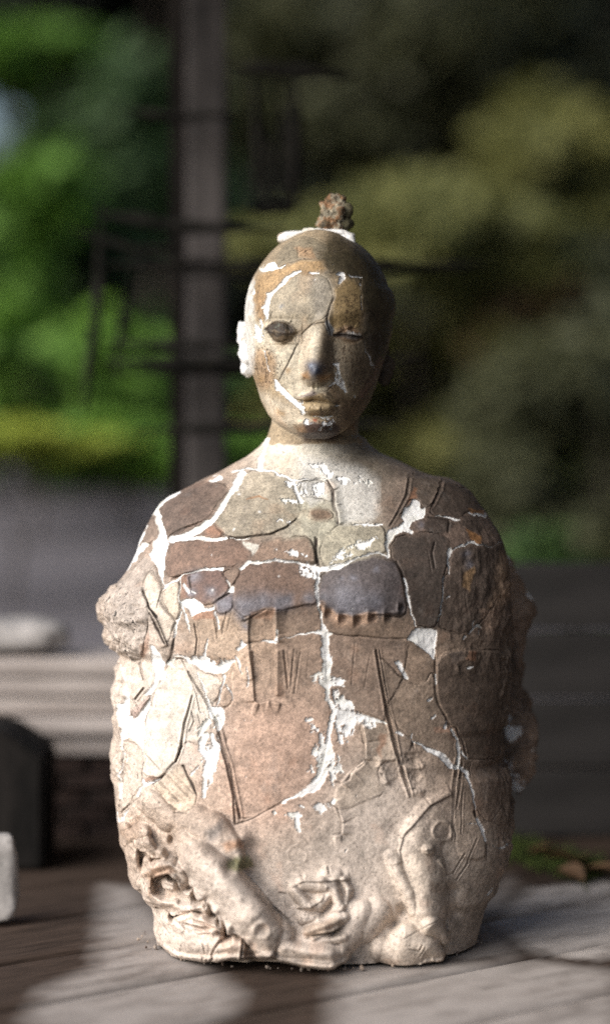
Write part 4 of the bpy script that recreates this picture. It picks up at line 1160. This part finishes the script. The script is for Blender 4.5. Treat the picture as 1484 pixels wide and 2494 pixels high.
# reflections of bright paving, painted pale into the boards
GLARE = [([(255, 2150), (330, 2160), (470, 2330), (588, 2412), (566, 2455), (480, 2500), (150, 2520), (60, 2480), (110, 2400), (235, 2350)], .50),
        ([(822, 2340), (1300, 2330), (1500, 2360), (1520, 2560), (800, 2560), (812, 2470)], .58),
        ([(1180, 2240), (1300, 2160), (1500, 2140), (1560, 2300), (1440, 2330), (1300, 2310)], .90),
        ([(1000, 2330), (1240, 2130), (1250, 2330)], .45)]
GLARE = [([ground_pt(*q) for q in p], a) for p, a in GLARE]
PW, PANG = .1415, math.radians(41.6)
ca, sa = math.cos(PANG), math.sin(PANG)
ref = np.array([-.1713, 2.0228 - CAMD]); nrm = np.array([-sa, ca]); off0 = float(ref @ nrm)
rp = np.random.default_rng(5)
for k in range(-9, 11):
    c = off0 + (k + .5) * PW
    nu_, nv_ = 300, 16
    u = np.linspace(-1.35, 1.35, nu_); v = np.linspace(-PW / 2 + .0016, PW / 2 - .0016, nv_)
    U, Vv = np.meshgrid(u, v)
    edge = np.minimum(Vv - v[0], v[-1] - Vv); Z = -.0035 * np.exp(-(edge / .0025)) - .0012 + .0006 * np.sin(U * 3 + k)
    Z += rp.uniform(-.0006, .0002)
    X = ca * U - sa * (Vv + c); Y = sa * U + ca * (Vv + c)
    keep = (Y.min() < 1.0)
    if Y.max() < -1.6 or X.min() > 1.4 or X.max() < -1.4: continue
    Pp = np.stack([X, Y, Z], -1).reshape(-1, 3)
    dust_glare = np.zeros(len(Pp))  # strength of the painted reflections on this plank
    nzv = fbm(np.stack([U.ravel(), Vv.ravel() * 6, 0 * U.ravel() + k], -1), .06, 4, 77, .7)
    for q, a in GLARE:
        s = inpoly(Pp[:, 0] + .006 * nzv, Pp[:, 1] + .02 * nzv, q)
        dust_glare = np.maximum(dust_glare, a * np.clip(s / .030 + .5, 0, 1) * np.clip(.85 + .75 * nzv, 0, 1))
    i = np.arange(nv_ - 1)[:, None] * nu_; j = np.arange(nu_ - 1)[None, :]
    Q = np.stack([i + j, i + j + 1, i + nu_ + j + 1, i + nu_ + j], -1).reshape(-1, 4)
    ib = len(Pp); rim = np.concatenate([np.arange(nu_), np.arange(1, nv_) * nu_ + nu_ - 1, (nv_ - 1) * nu_ + np.arange(nu_ - 2, -1, -1), np.arange(nv_ - 2, 0, -1) * nu_])
    low = Pp[rim].copy(); low[:, 2] = -.025
    m_ = len(rim); r2 = (np.arange(m_) + 1) % m_
    Q2 = np.stack([rim, ib + np.arange(m_), ib + r2, rim[r2]], -1)
    # in the plank's own frame, so that the grain runs along it
    Vall = np.concatenate([Pp, low]); L_ = np.stack([ca * Vall[:, 0] + sa * Vall[:, 1], -sa * Vall[:, 0] + ca * Vall[:, 1] - c, Vall[:, 2]], -1)
    o = mesh_obj('plank', L_, [Q, Q2], M_FLOOR, floor, True, {'dust_glare': np.concatenate([dust_glare, np.zeros(m_)])})
    o.location = (-sa * c, ca * c, 0); o.rotation_euler = (0, 0, PANG)

# ------------------------------------------------------------------ boxes and boards
def box(name, lo, hi, m, parent=None, bev=.003, jit=0.0, seed=0, rz=0.0, seg=2):
    """bevelled board built about its own middle"""
    lo, hi = np.array(lo, float), np.array(hi, float); c = (lo + hi) / 2; h = (hi - lo) / 2
    import bmesh
    bm = bmesh.new(); bmesh.ops.create_cube(bm, size=2.0)
    for v in bm.verts: v.co = Vector((v.co.x * h[0], v.co.y * h[1], v.co.z * h[2]))
    if bev: bmesh.ops.bevel(bm, geom=bm.edges[:], offset=min(bev, h.min() * .6), segments=seg, affect='EDGES', profile=.6)
    if jit:
        r = np.random.default_rng(seed)
        for v in bm.verts: v.co += Vector(r.uniform(-jit, jit, 3))
    me = bpy.data.meshes.new(name); bm.to_mesh(me); bm.free(); me.materials.append(m)
    o = bpy.data.objects.new(name, me); COL.objects.link(o); o.location = c; o.rotation_euler = (0, 0, rz)
    if parent is not None: o.parent = parent
    return o

def tube(name, P, R, m, parent=None, n=12, rough=0.0, seed=0):
    P = np.array(P, float); k = len(P); th = np.linspace(0, 2 * np.pi, n, endpoint=False); V = []
    for i in range(k):
        t = P[min(i + 1, k - 1)] - P[max(i - 1, 0)]; t /= np.linalg.norm(t)
        a = np.cross(t, [0, 1, 0] if abs(t[1]) < .9 else [1, 0, 0]); a /= np.linalg.norm(a); b = np.cross(t, a)
        V.append(P[i] + R[i] * (np.cos(th)[:, None] * a + np.sin(th)[:, None] * b))
    V = np.concatenate(V)
    if rough: V = V + np.random.default_rng(seed).normal(0, rough, V.shape)
    i = np.arange(k - 1)[:, None] * n; j = np.arange(n)[None, :]; j2 = (j + 1) % n
    Q = np.stack([i + j, i + j2, i + n + j2, i + n + j], -1).reshape(-1, 4)
    return mesh_obj(name, V, [Q, np.array([list(range(n))[::-1]]), np.array([[(k - 1) * n + q for q in range(n)]])], m, parent, True)

# post with its rails
YP = .78
def X(px, y): return (px - PX0) * (CAMD + y) / FPX
def Zp(py, y): return CAMZ - (py - PY0) * (CAMD + y) / FPX
rack = tag(empty('post_rack', (X(495, YP), YP, 0)), 'weathered grey timber post with dark cross rails standing behind the bust', 'post')
def loc(*v): return [np.array(q) - np.array([X(495, YP), YP, 0]) for q in v]
def rbox(name, lo, hi, m, **k): a, b = loc(lo, hi); return box(name, a, b, m, rack, **k)
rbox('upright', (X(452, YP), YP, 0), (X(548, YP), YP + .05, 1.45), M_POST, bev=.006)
rbox('side_board', (X(414, YP), YP + .012, 0), (X(450, YP), YP + .055, 1.45), M_DARKWOOD, bev=.003)  # near-black strip along the left of the upright
def rail(pp, y, r, name='rail', m=None):
    P = [(X(px, y), y, Zp(py, y)) for px, py in pp]
    s = np.linspace(0, len(P) - 1, 14); A = np.stack([np.interp(s, np.arange(len(P)), np.array(P)[:, k]) for k in range(3)], -1)
    R = r * np.clip(np.minimum(1.0, np.minimum((1 - s / s[-1]) * 2.2, (s / s[-1]) * 4) + .10), 0, 1)
    o = tube(name, np.array(loc(*A)), R, m or M_RAIL, rack, 10, .0012, int(pp[0][1]))
    return o
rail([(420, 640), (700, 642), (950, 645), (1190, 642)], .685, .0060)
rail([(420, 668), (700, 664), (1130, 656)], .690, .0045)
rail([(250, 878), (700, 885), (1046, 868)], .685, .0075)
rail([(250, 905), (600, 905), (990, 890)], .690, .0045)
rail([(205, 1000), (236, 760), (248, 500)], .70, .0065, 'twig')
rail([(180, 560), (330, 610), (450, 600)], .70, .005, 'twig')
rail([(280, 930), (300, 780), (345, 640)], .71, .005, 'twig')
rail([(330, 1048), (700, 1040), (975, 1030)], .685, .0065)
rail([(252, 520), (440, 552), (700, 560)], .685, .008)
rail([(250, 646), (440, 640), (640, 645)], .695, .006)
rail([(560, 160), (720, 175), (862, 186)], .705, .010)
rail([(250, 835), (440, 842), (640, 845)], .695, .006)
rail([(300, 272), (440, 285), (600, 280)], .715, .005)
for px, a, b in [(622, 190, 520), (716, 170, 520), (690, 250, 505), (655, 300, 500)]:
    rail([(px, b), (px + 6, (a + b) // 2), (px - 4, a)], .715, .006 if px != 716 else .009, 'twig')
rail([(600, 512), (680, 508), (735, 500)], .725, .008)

# low brick wall with silvered boards on it
YB = .56
wall = tag(empty('brick_wall', (-.25, YB, 0)), 'low dark brick wall under the silvered boards left of the bust', 'brick wall')
def wbox(name, lo, hi, m, **k): o = np.array([-.25, YB, 0]); return box(name, np.array(lo) - o, np.array(hi) - o, m, wall, **k)
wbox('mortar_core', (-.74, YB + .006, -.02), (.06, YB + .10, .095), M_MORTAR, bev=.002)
r = np.random.default_rng(3); proto = []
for c_ in range(5):
    z0 = -.004 + c_ * .0198
    x = -.74 - (.03 if c_ % 2 else 0)
    while x < .05:
        L = .058
        if not proto or len(proto) < 4:
            b = wbox('brick', (x + .002, YB, z0 + .0015), (x + L, YB + .04, z0 + .0183), M_BRICK, bev=.002, jit=.0008, seed=len(proto)); proto.append(b)
        else:
            b = proto[r.integers(4)].copy(); COL.objects.link(b)
            b.location = (x + .029 + .25, r.uniform(-.004, .003) + .02, z0 + .0099)
        x += L + .003
heights = [.0965, .120, .143, .165, .188]
bl = ['lowest pale board of the stack on the brick wall', 'second board from the bottom of the stack on the brick wall', 'middle silvered board of the stack on the brick wall',
      'second silvered board from the top of the stack', 'topmost silvered board of the stack beside the bust']
for k, z0 in enumerate(heights):
    o = box('silvered_board', (-.78 + .02 * r.uniform(-1, 1), YB - .012 + .012 * r.uniform(-1, 1), z0 + .001), (.10, YB + .12, z0 + .0215), M_BOARD, None, .0025, .0006, k, .01 * r.uniform(-1, 1))
    tag(o, bl[k], 'board', 'boards stacked on the brick wall')

# dark panel on the right, with posts of its planks apart
pan = tag(empty('plank_panel', (.34, .58, 0)), 'low dark grey plank panel on the floor right of the bust', 'panel')
for k, (z0, z1) in enumerate([(0, .078), (.080, .158), (.160, .238), (.240, .318)]):
    box('plank', (-.30, -.012 + .002 * k, z0 + .001), (.40, .012 + .002 * k, z1), M_DARKPANEL, pan, .003, .0005, k)
for x in (-.27, .36): box('batten', (x - .02, .017, .002), (x + .02, .035, .31), M_DARKPANEL, pan, .003)

# pale stone on the boards, black pot and plaster fragment at the left edge
def rock(name, c, r_, m, seed, amp=.2, power=.75, nz=.05):
    D, Q = uv_grid(60, 40); E = np.sign(D) * np.abs(D) ** power
    V = E * np.array(r_); V = V * (1 + amp * fbm(V + seed * .37, nz, 4, seed)[:, None])
    V[:, 2] -= V[:, 2].min(); o = mesh_obj(name, V, Q, m, None, True); o.location = c; return o
o = rock('pale_stone', (X(10, .60), .60, .2100), (.085, .05, .020), M_STONE, 4, .3, .62)
tag(o, 'pale rounded stone lying on the stacked silvered boards', 'stone')
import bmesh
def timber_block(name, outline, y0, y1, m):
    """a chamfered block: the outline (x, z) extruded in depth"""
    bm = bmesh.new(); a = [bm.verts.new((x, y0, z)) for x, z in outline]; f = bm.faces.new(a)
    e = bmesh.ops.extrude_face_region(bm, geom=[f]); bmesh.ops.translate(bm, verts=[v for v in e['geom'] if isinstance(v, bmesh.types.BMVert)], vec=(0, y1 - y0, 0))
    bmesh.ops.recalc_face_normals(bm, faces=bm.faces[:]); bmesh.ops.bevel(bm, geom=bm.edges[:], offset=.004, segments=2, affect='EDGES')
    me = bpy.data.meshes.new(name); bm.to_mesh(me); bm.free(); me.materials.append(m); o = bpy.data.objects.new(name, me); COL.objects.link(o); return o
bx = lambda px: X(px, .34)
o = timber_block('timber_block', [(bx(-160), .001), (bx(104), .001), (bx(104), Zp(1850, .34)), (bx(92), Zp(1836, .34)), (bx(10), Zp(1782, .34)), (bx(-160), Zp(1770, .34))], .34, .48, M_BLOCK)
tag(o, 'black chamfered timber block standing in front of the brick wall', 'timber block')
o = rock('plaster_fragment', (X(2, .06), .06, 0), (.018, .016, .042), M_STONE, 9, .25, .5, .03)
tag(o, 'upright white plaster fragment on the floor at the left edge', 'plaster fragment')

# crumbs of clay and plaster shed round the foot of the bust
rc = np.random.default_rng(21); D8, Q8 = uv_grid(7, 5); VV, QQ, TT, WW = [], [], [], []
for k in range(70):
    a = rc.uniform(-.1, math.pi + .1); s = rc.choice([.0007, .0011, .0017], p=[.5, .35, .15])
    rr = 1.0 + abs(rc.normal(0, .03)); c = np.array([.005 - math.cos(a) * .153 * rr, -math.sin(a) * .152 * rr, s * .55])
    VV.append(D8 * s * rc.uniform(.6, 1.3, (1, 3)) * (1 + rc.uniform(-.3, .3, (len(D8), 1))) + c); QQ.append(Q8 + k * len(D8))
    col = (.25, .21, .18) if rc.random() < .5 else (TAN if rc.random() < .6 else BROWN); TT.append(np.tile(col, (len(D8), 1))); WW.append(np.zeros(len(D8)))
tag(mesh_obj('clay_crumbs', np.concatenate(VV), np.concatenate(QQ), M_CLAY, None, False, {'tone': np.concatenate(TT), 'white': np.concatenate(WW), 'gloss': np.concatenate(WW)}), kind='stuff')

# fallen leaves and moss by the panel
M_DRYLEAF = mat_noise("dry_orange_leaf", (.06, .03, .014), (.17, .10, .05), 30, .7, .3)
M_MOSS = mat_noise("green_moss", (.015, .025, .006), (.06, .085, .015), 60, .95, .9, (1, 1, 1), .006)
LEAFD = ['orange fallen leaf on moss beside the dark panel', 'brown curled leaf right of the moss', 'tan fallen leaf at the far end of the moss', 'small rusty leaf nearest the bust', 'long dry leaf lying on the floor planks by the moss']
for k, (px, py) in enumerate([(1362, 2108), (1408, 2122), (1462, 2140), (1318, 2096), (1390, 2146)]):
    gx, gy = ground_pt(px, py)
    u, v = np.meshgrid(np.linspace(-1, 1, 9), np.linspace(-1, 1, 7)); wd = np.sqrt(np.clip(1 - u ** 2, 0, 1)) * (.75 + .25 * np.cos(u * 2))
    s = .020 + .004 * (k % 3)
    V = np.stack([u * s, v * wd * s * .5, .006 + .006 * (v ** 2) * wd + .004 * u ** 2 * (1 if k % 2 else -.5)], -1).reshape(-1, 3)
    V = np.concatenate([V, V - np.array([0, 0, .0008])]); i = np.arange(6)[:, None] * 9; j = np.arange(8)[None, :]
    Q = np.stack([i + j, i + j + 1, i + j + 10, i + j + 9], -1).reshape(-1, 4)
    o = mesh_obj('fallen_leaf', V, [Q, Q[:, ::-1] + 63], M_DRYLEAF, None, True); o.location = (gx, gy, .0035); o.rotation_euler = (.15 * (k - 2), .1, k * 1.3)
    tag(o, LEAFD[k], 'leaf', 'fallen leaves on the floor')
V = []; F = []
rm = np.random.default_rng(8)
for k in range(2600):
    tt = rm.uniform(); px = 1215 + 230 * tt + rm.normal(0, 22); py = 2062 + 62 * tt + rm.normal(0, 13)
    gx, gy = ground_pt(px, py); h = rm.uniform(.004, .013); a = rm.uniform(0, 6.28); b = .0016; lx, ly = rm.normal(0, .004, 2)
    i0 = len(V); V += [(gx - b * math.cos(a), gy - b * math.sin(a), 0), (gx + b * math.cos(a), gy + b * math.sin(a), 0), (gx + lx, gy + ly, h)]; F.append((i0, i0 + 1, i0 + 2))
tag(mesh_obj('moss', np.array(V), np.array(F), M_MOSS, None, False), kind='stuff')

# ------------------------------------------------------------------ unseen boards added over and beside the bust to block the sky
sky_block = tag(empty('sky_block_roof', (0, 0, 0)), kind='structure')
for k in range(8): box('plank', (-.62, -1.25 + k * .32, 1.47), (1.5, -1.25 + k * .32 + .315, 1.50), M_SKYBLOCK, sky_block, .004)
side = tag(empty('sky_block_wall', (0, 0, 0)), kind='structure')
for k in range(5): box('plank', (.86, -1.3 + .005, .0 + k * .295), (.89, 1.35, k * .295 + .292), M_SKYBLOCK, side, .004)

# ------------------------------------------------------------------ the reflected garden, built as planting behind the bust
def hgt(x, y):
    return -.035 + .455 * sstep(.75, 6.0, y) + .02 * np.sin(x * 1.3 + y * .7) * sstep(1, 3, y) + .10 * sstep(.0, -3.5, x) * sstep(1.5, 5, y)
def sheet(name, xs, ys, m, lift=0.0, mask=None):
    Xx, Yy = np.meshgrid(xs, ys); Zz = hgt(Xx, Yy) + lift; n = len(xs)
    i = np.arange(len(ys) - 1)[:, None] * n; j = np.arange(n - 1)[None, :]
    Q = np.stack([i + j, i + j + 1, i + n + j + 1, i + n + j], -1).reshape(-1, 4)
    return mesh_obj(name, np.stack([Xx, Yy, Zz], -1).reshape(-1, 3), Q, m, None, True)
M_GROUND = mat_noise("garden_earth", (.025, .022, .020), (.07, .062, .056), 3, .95, .6, (1, 1, 1), .02)
M_PATH = mat_noise("grey_gravel_path", (.065, .060, .066), (.13, .12, .13), 30, .95, .8, (1, 1, 1), .01)
g = sheet('ground', np.concatenate([np.linspace(-60, -6, 20), np.linspace(-5.5, 5.5, 70), np.linspace(6, 60, 20)]), np.concatenate([np.linspace(-30, .5, 12), np.linspace(.7, 8, 60), np.linspace(8.5, 90, 20)]), M_GROUND); tag(g, kind='structure')
# path climbing away to the left
tt = np.linspace(0, 1, 60); pv = np.linspace(-1, 1, 12)
cx = .5 - 2.3 * tt ** 1.4; cyp = .75 + 4.9 * tt; hw = .75 + .35 * tt
Xp = cx[:, None] + hw[:, None] * pv; Yp = cyp[:, None] + .25 * hw[:, None] * pv
i = np.arange(59)[:, None] * 12; j = np.arange(11)[None, :]
tag(mesh_obj('path', np.stack([Xp, Yp, hgt(Xp, Yp) + .006], -1).reshape(-1, 3), np.stack([i + j, i + j + 1, i + 13 + j, i + 12 + j], -1).reshape(-1, 4), M_PATH, None, True), kind='structure')

def leaves(n, centre, rad, size, seed, clumps=26, shell=.55):
    r = np.random.default_rng(seed)
    c = r.normal(size=(clumps, 3)); c /= np.linalg.norm(c, axis=1)[:, None]; c *= (shell + (1 - shell) * r.random((clumps, 1)) ** .6)
    k = r.integers(clumps, size=n); cr = r.uniform(.20, .42, clumps)
    d = r.normal(size=(n, 3)); d /= np.linalg.norm(d, axis=1)[:, None]; d *= r.random((n, 1)) ** .5
    p = (c[k] + d * cr[k][:, None]) * np.array(rad) + np.array(centre)
    nrm = r.normal(size=(n, 3)) + np.array([0, 0, .8]) + d * .8; nrm /= np.linalg.norm(nrm, axis=1)[:, None]
    a = r.normal(size=(n, 3)); a -= (a * nrm).sum(1)[:, None] * nrm; a /= np.linalg.norm(a, axis=1)[:, None]; b = np.cross(nrm, a)
    s = (size * r.uniform(.6, 1.35, n))[:, None]
    V = np.stack([p - a * s, p + b * s * .42 + nrm * s * .10, p + a * s, p - b * s * .42 + nrm * s * .10], 1).reshape(-1, 3)
    q = np.arange(n)[:, None] * 4
    F = np.concatenate([q + np.array([[0, 1, 2]]), q + np.array([[0, 2, 3]])])
    var = np.repeat(np.clip(r.random(n) * .6 + .4 * r.random(clumps)[k], 0, 1), 4)
    return V, F, var

def tree(name, cat, label, base, h, crown_c, rad, n, size, m, seed, trunk_r=.05, group='trees and bushes of the reflected garden'):
    bx, by = base; bz = float(hgt(np.array(bx), np.array(by)))
    t = tag(empty(name, (bx, by, bz)), label, cat, group)
    r = np.random.default_rng(seed); o = np.array([bx, by, bz])
    top = np.array(crown_c) - o
    P = [np.array([0, 0, -.05]), top * .35 + r.normal(0, .03, 3), top * .7 + r.normal(0, .04, 3), top + np.array([0, 0, rad[2] * .5])]
    tube('trunk', P, [trunk_r, trunk_r * .8, trunk_r * .55, trunk_r * .15], M_BARK, t, 10, trunk_r * .06, seed)
    for k in range(5):
        a = r.uniform(0, 6.28); s = top * r.uniform(.4, .85); e = top + np.array([math.cos(a) * rad[0] * .7, math.sin(a) * rad[1] * .7, r.uniform(-.3, .6) * rad[2]])
        tube('limb', [s, (s + e) / 2 + r.normal(0, .05, 3), e], [trunk_r * .45, trunk_r * .3, trunk_r * .08], M_BARK, t, 7)
    V, F, var = leaves(n, top, rad, size, seed)
    mesh_obj('crown', V, F, m, t, True, {'var': var})
    return t

L_BRIGHT = mat_leaf("bright_green_leaf", (.035, .10, .008), (.13, .26, .025))
L_MID = mat_leaf("mid_green_leaf", (.02, .055, .01), (.07, .13, .03))
L_OLIVE = mat_leaf("olive_leaf", (.045, .05, .012), (.15, .15, .035))
L_YELLOW = mat_leaf("yellowing_leaf", (.055, .065, .014), (.16, .16, .045))
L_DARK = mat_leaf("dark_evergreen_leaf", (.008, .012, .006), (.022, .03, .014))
L_BLUE = mat_leaf("grey_green_leaf", (.035, .040, .016), (.085, .090, .038))
L_GOLD = mat_leaf('gold_green_leaf', (.14, .20, .012), (.36, .40, .05))
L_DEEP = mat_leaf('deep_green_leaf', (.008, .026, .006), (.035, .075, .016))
L_SHADE = mat_leaf('shaded_olive_leaf', (.018, .020, .008), (.060, .064, .022))  # darker copy of the olive leaf, shade put into its colour
L_BROWN = mat_leaf("rusty_leaf", (.045, .032, .012), (.10, .065, .022))
def cw(px, py, y): return tuple(at(px, py, y))
TREES = [
 ('laurel_bush', 'bush', 'bright green bush with sunlit leaves at the left behind the post', (0, 720, 4.2), (.24, .34, .38), 4200, .055, L_BRIGHT),
 ('young_tree', 'tree', 'bright green young tree at the upper left corner', (60, 150, 5.2), (.26, .30, .08), 1500, .06, L_BRIGHT),
 ('lit_grass_shrub', 'shrub', 'added yellow green shrub for sunlit grass along the edge of the grey path at the left', (10, 1078, 2.6), (.27, .14, .034), 3600, .024, L_GOLD),  # added shrub, its bright leaves stand in for sunlit grass
 ('box_bush', 'bush', 'low mid green bush between the golden shrub and the post', (330, 1090, 2.8), (.26, .16, .05), 3000, .026, L_BRIGHT),
 ('laurel_bush', 'bush', 'low vivid green bush at the foot of the left garden path', (70, 930, 3.4), (.30, .26, .16), 2600, .045, L_BRIGHT),
 ('privet_bush', 'bush', 'mid green bush seen between the post and the left bush', (330, 680, 4.8), (.34, .36, .60), 4600, .05, L_DEEP),
 ('privet_bush', 'bush', 'mid green bush low behind the timber post', (420, 1020, 4.4), (.48, .30, .24), 3000, .045, L_MID),
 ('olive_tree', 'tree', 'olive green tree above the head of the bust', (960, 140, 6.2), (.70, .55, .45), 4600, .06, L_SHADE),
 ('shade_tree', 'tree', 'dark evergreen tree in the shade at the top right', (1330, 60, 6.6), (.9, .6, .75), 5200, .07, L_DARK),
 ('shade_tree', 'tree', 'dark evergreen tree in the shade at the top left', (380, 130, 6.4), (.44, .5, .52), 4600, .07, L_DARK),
 ('yellow_shrub', 'shrub', 'yellow green shrub right of the topknot', (1000, 590, 3.9), (.40, .34, .15), 3600, .05, L_YELLOW),
 ('olive_tree', 'tree', 'olive green tree at the right edge of the garden', (1330, 430, 5.0), (.26, .36, .26), 3000, .055, L_OLIVE),
 ('sage_bush', 'bush', 'grey green bush to the right of the head', (1180, 850, 4.4), (.50, .36, .27), 4600, .05, L_BLUE),
 ('beech_bush', 'bush', 'rusty brown bush to the right of the ear', (1300, 850, 4.0), (.24, .24, .16), 1500, .045, L_BROWN),
 ('yellow_shrub', 'shrub', 'low yellow green shrub above the right shoulder', (1060, 960, 4.0), (.40, .30, .20), 2600, .045, L_OLIVE),
 ('sage_bush', 'bush', 'grey green bush at the far right of the garden', (1440, 1100, 3.2), (.28, .24, .30), 2400, .04, L_BLUE),
 ('privet_bush', 'bush', 'low green bush on the bank right of the shoulder', (1420, 1400, 1.9), (.16, .14, .07), 1300, .028, L_MID),
]
for k, (nm, cat, lab, (px, py, y), rad, n_, sz, m) in enumerate(TREES):
    c = cw(px, py, y); base = (c[0], y + .05)
    tree(nm, cat, lab, base, 1, c, rad, n_, sz, m, 100 + k, .008 if y < 4.5 else .025 + .03 * rad[0])
# far belt of woodland
V, F, A = [], [], []; k0 = 0
rw = np.random.default_rng(77)
for k in range(26):
    x = -4.2 + 8.4 * k / 25 + rw.normal(0, .2); y = 9.5 + rw.normal(0, .7)
    if -2.9 < x < -2.2: z = .9
    else: z = rw.uniform(1.0, 1.6)
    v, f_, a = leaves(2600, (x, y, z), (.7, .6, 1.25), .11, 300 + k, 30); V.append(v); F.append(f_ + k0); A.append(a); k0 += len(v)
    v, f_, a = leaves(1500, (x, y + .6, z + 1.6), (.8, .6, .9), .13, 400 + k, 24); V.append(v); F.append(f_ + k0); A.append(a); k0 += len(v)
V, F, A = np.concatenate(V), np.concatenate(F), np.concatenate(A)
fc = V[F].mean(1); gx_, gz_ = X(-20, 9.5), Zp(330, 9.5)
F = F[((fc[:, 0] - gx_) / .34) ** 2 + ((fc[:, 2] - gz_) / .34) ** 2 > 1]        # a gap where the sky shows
tag(mesh_obj('woodland', V, F, L_DARK, None, True, {'var': A}), 'dark woodland closing the reflected garden far behind', 'woodland', None, 'stuff')
# grass on the bank
n_ = 26000; rgx = np.random.default_rng(9)
gx = rgx.uniform(-3.6, 3.6, n_); gy = rgx.uniform(3.6, 8.5, n_) 
tp = np.clip((gy - .75) / 4.9, 0, 1); onp = np.abs(gx - (.5 - 2.3 * tp ** 1.4)) < (.75 + .35 * tp)
kp = ~(onp & (gy < 5.7)); gx, gy = gx[kp], gy[kp]; n_ = len(gx); gz = hgt(gx, gy)
a = rgx.uniform(0, 6.28, n_); hh = rgx.uniform(.05, .13, n_); b = .008
V = np.stack([np.stack([gx - b * np.cos(a), gy - b * np.sin(a), gz - .01], -1), np.stack([gx + b * np.cos(a), gy + b * np.sin(a), gz - .01], -1), np.stack([gx + rgx.normal(0, .03, n_), gy + rgx.normal(0, .03, n_), gz + hh], -1)], 1).reshape(-1, 3)
L_GRASS = mat_leaf("sunlit_grass", (.07, .12, .012), (.22, .26, .03), .6, .3)
tag(mesh_obj('grass', V, np.arange(n_ * 3).reshape(-1, 3), L_GRASS, None, False, {'var': np.repeat(rgx.random(n_), 3)}), kind='stuff')
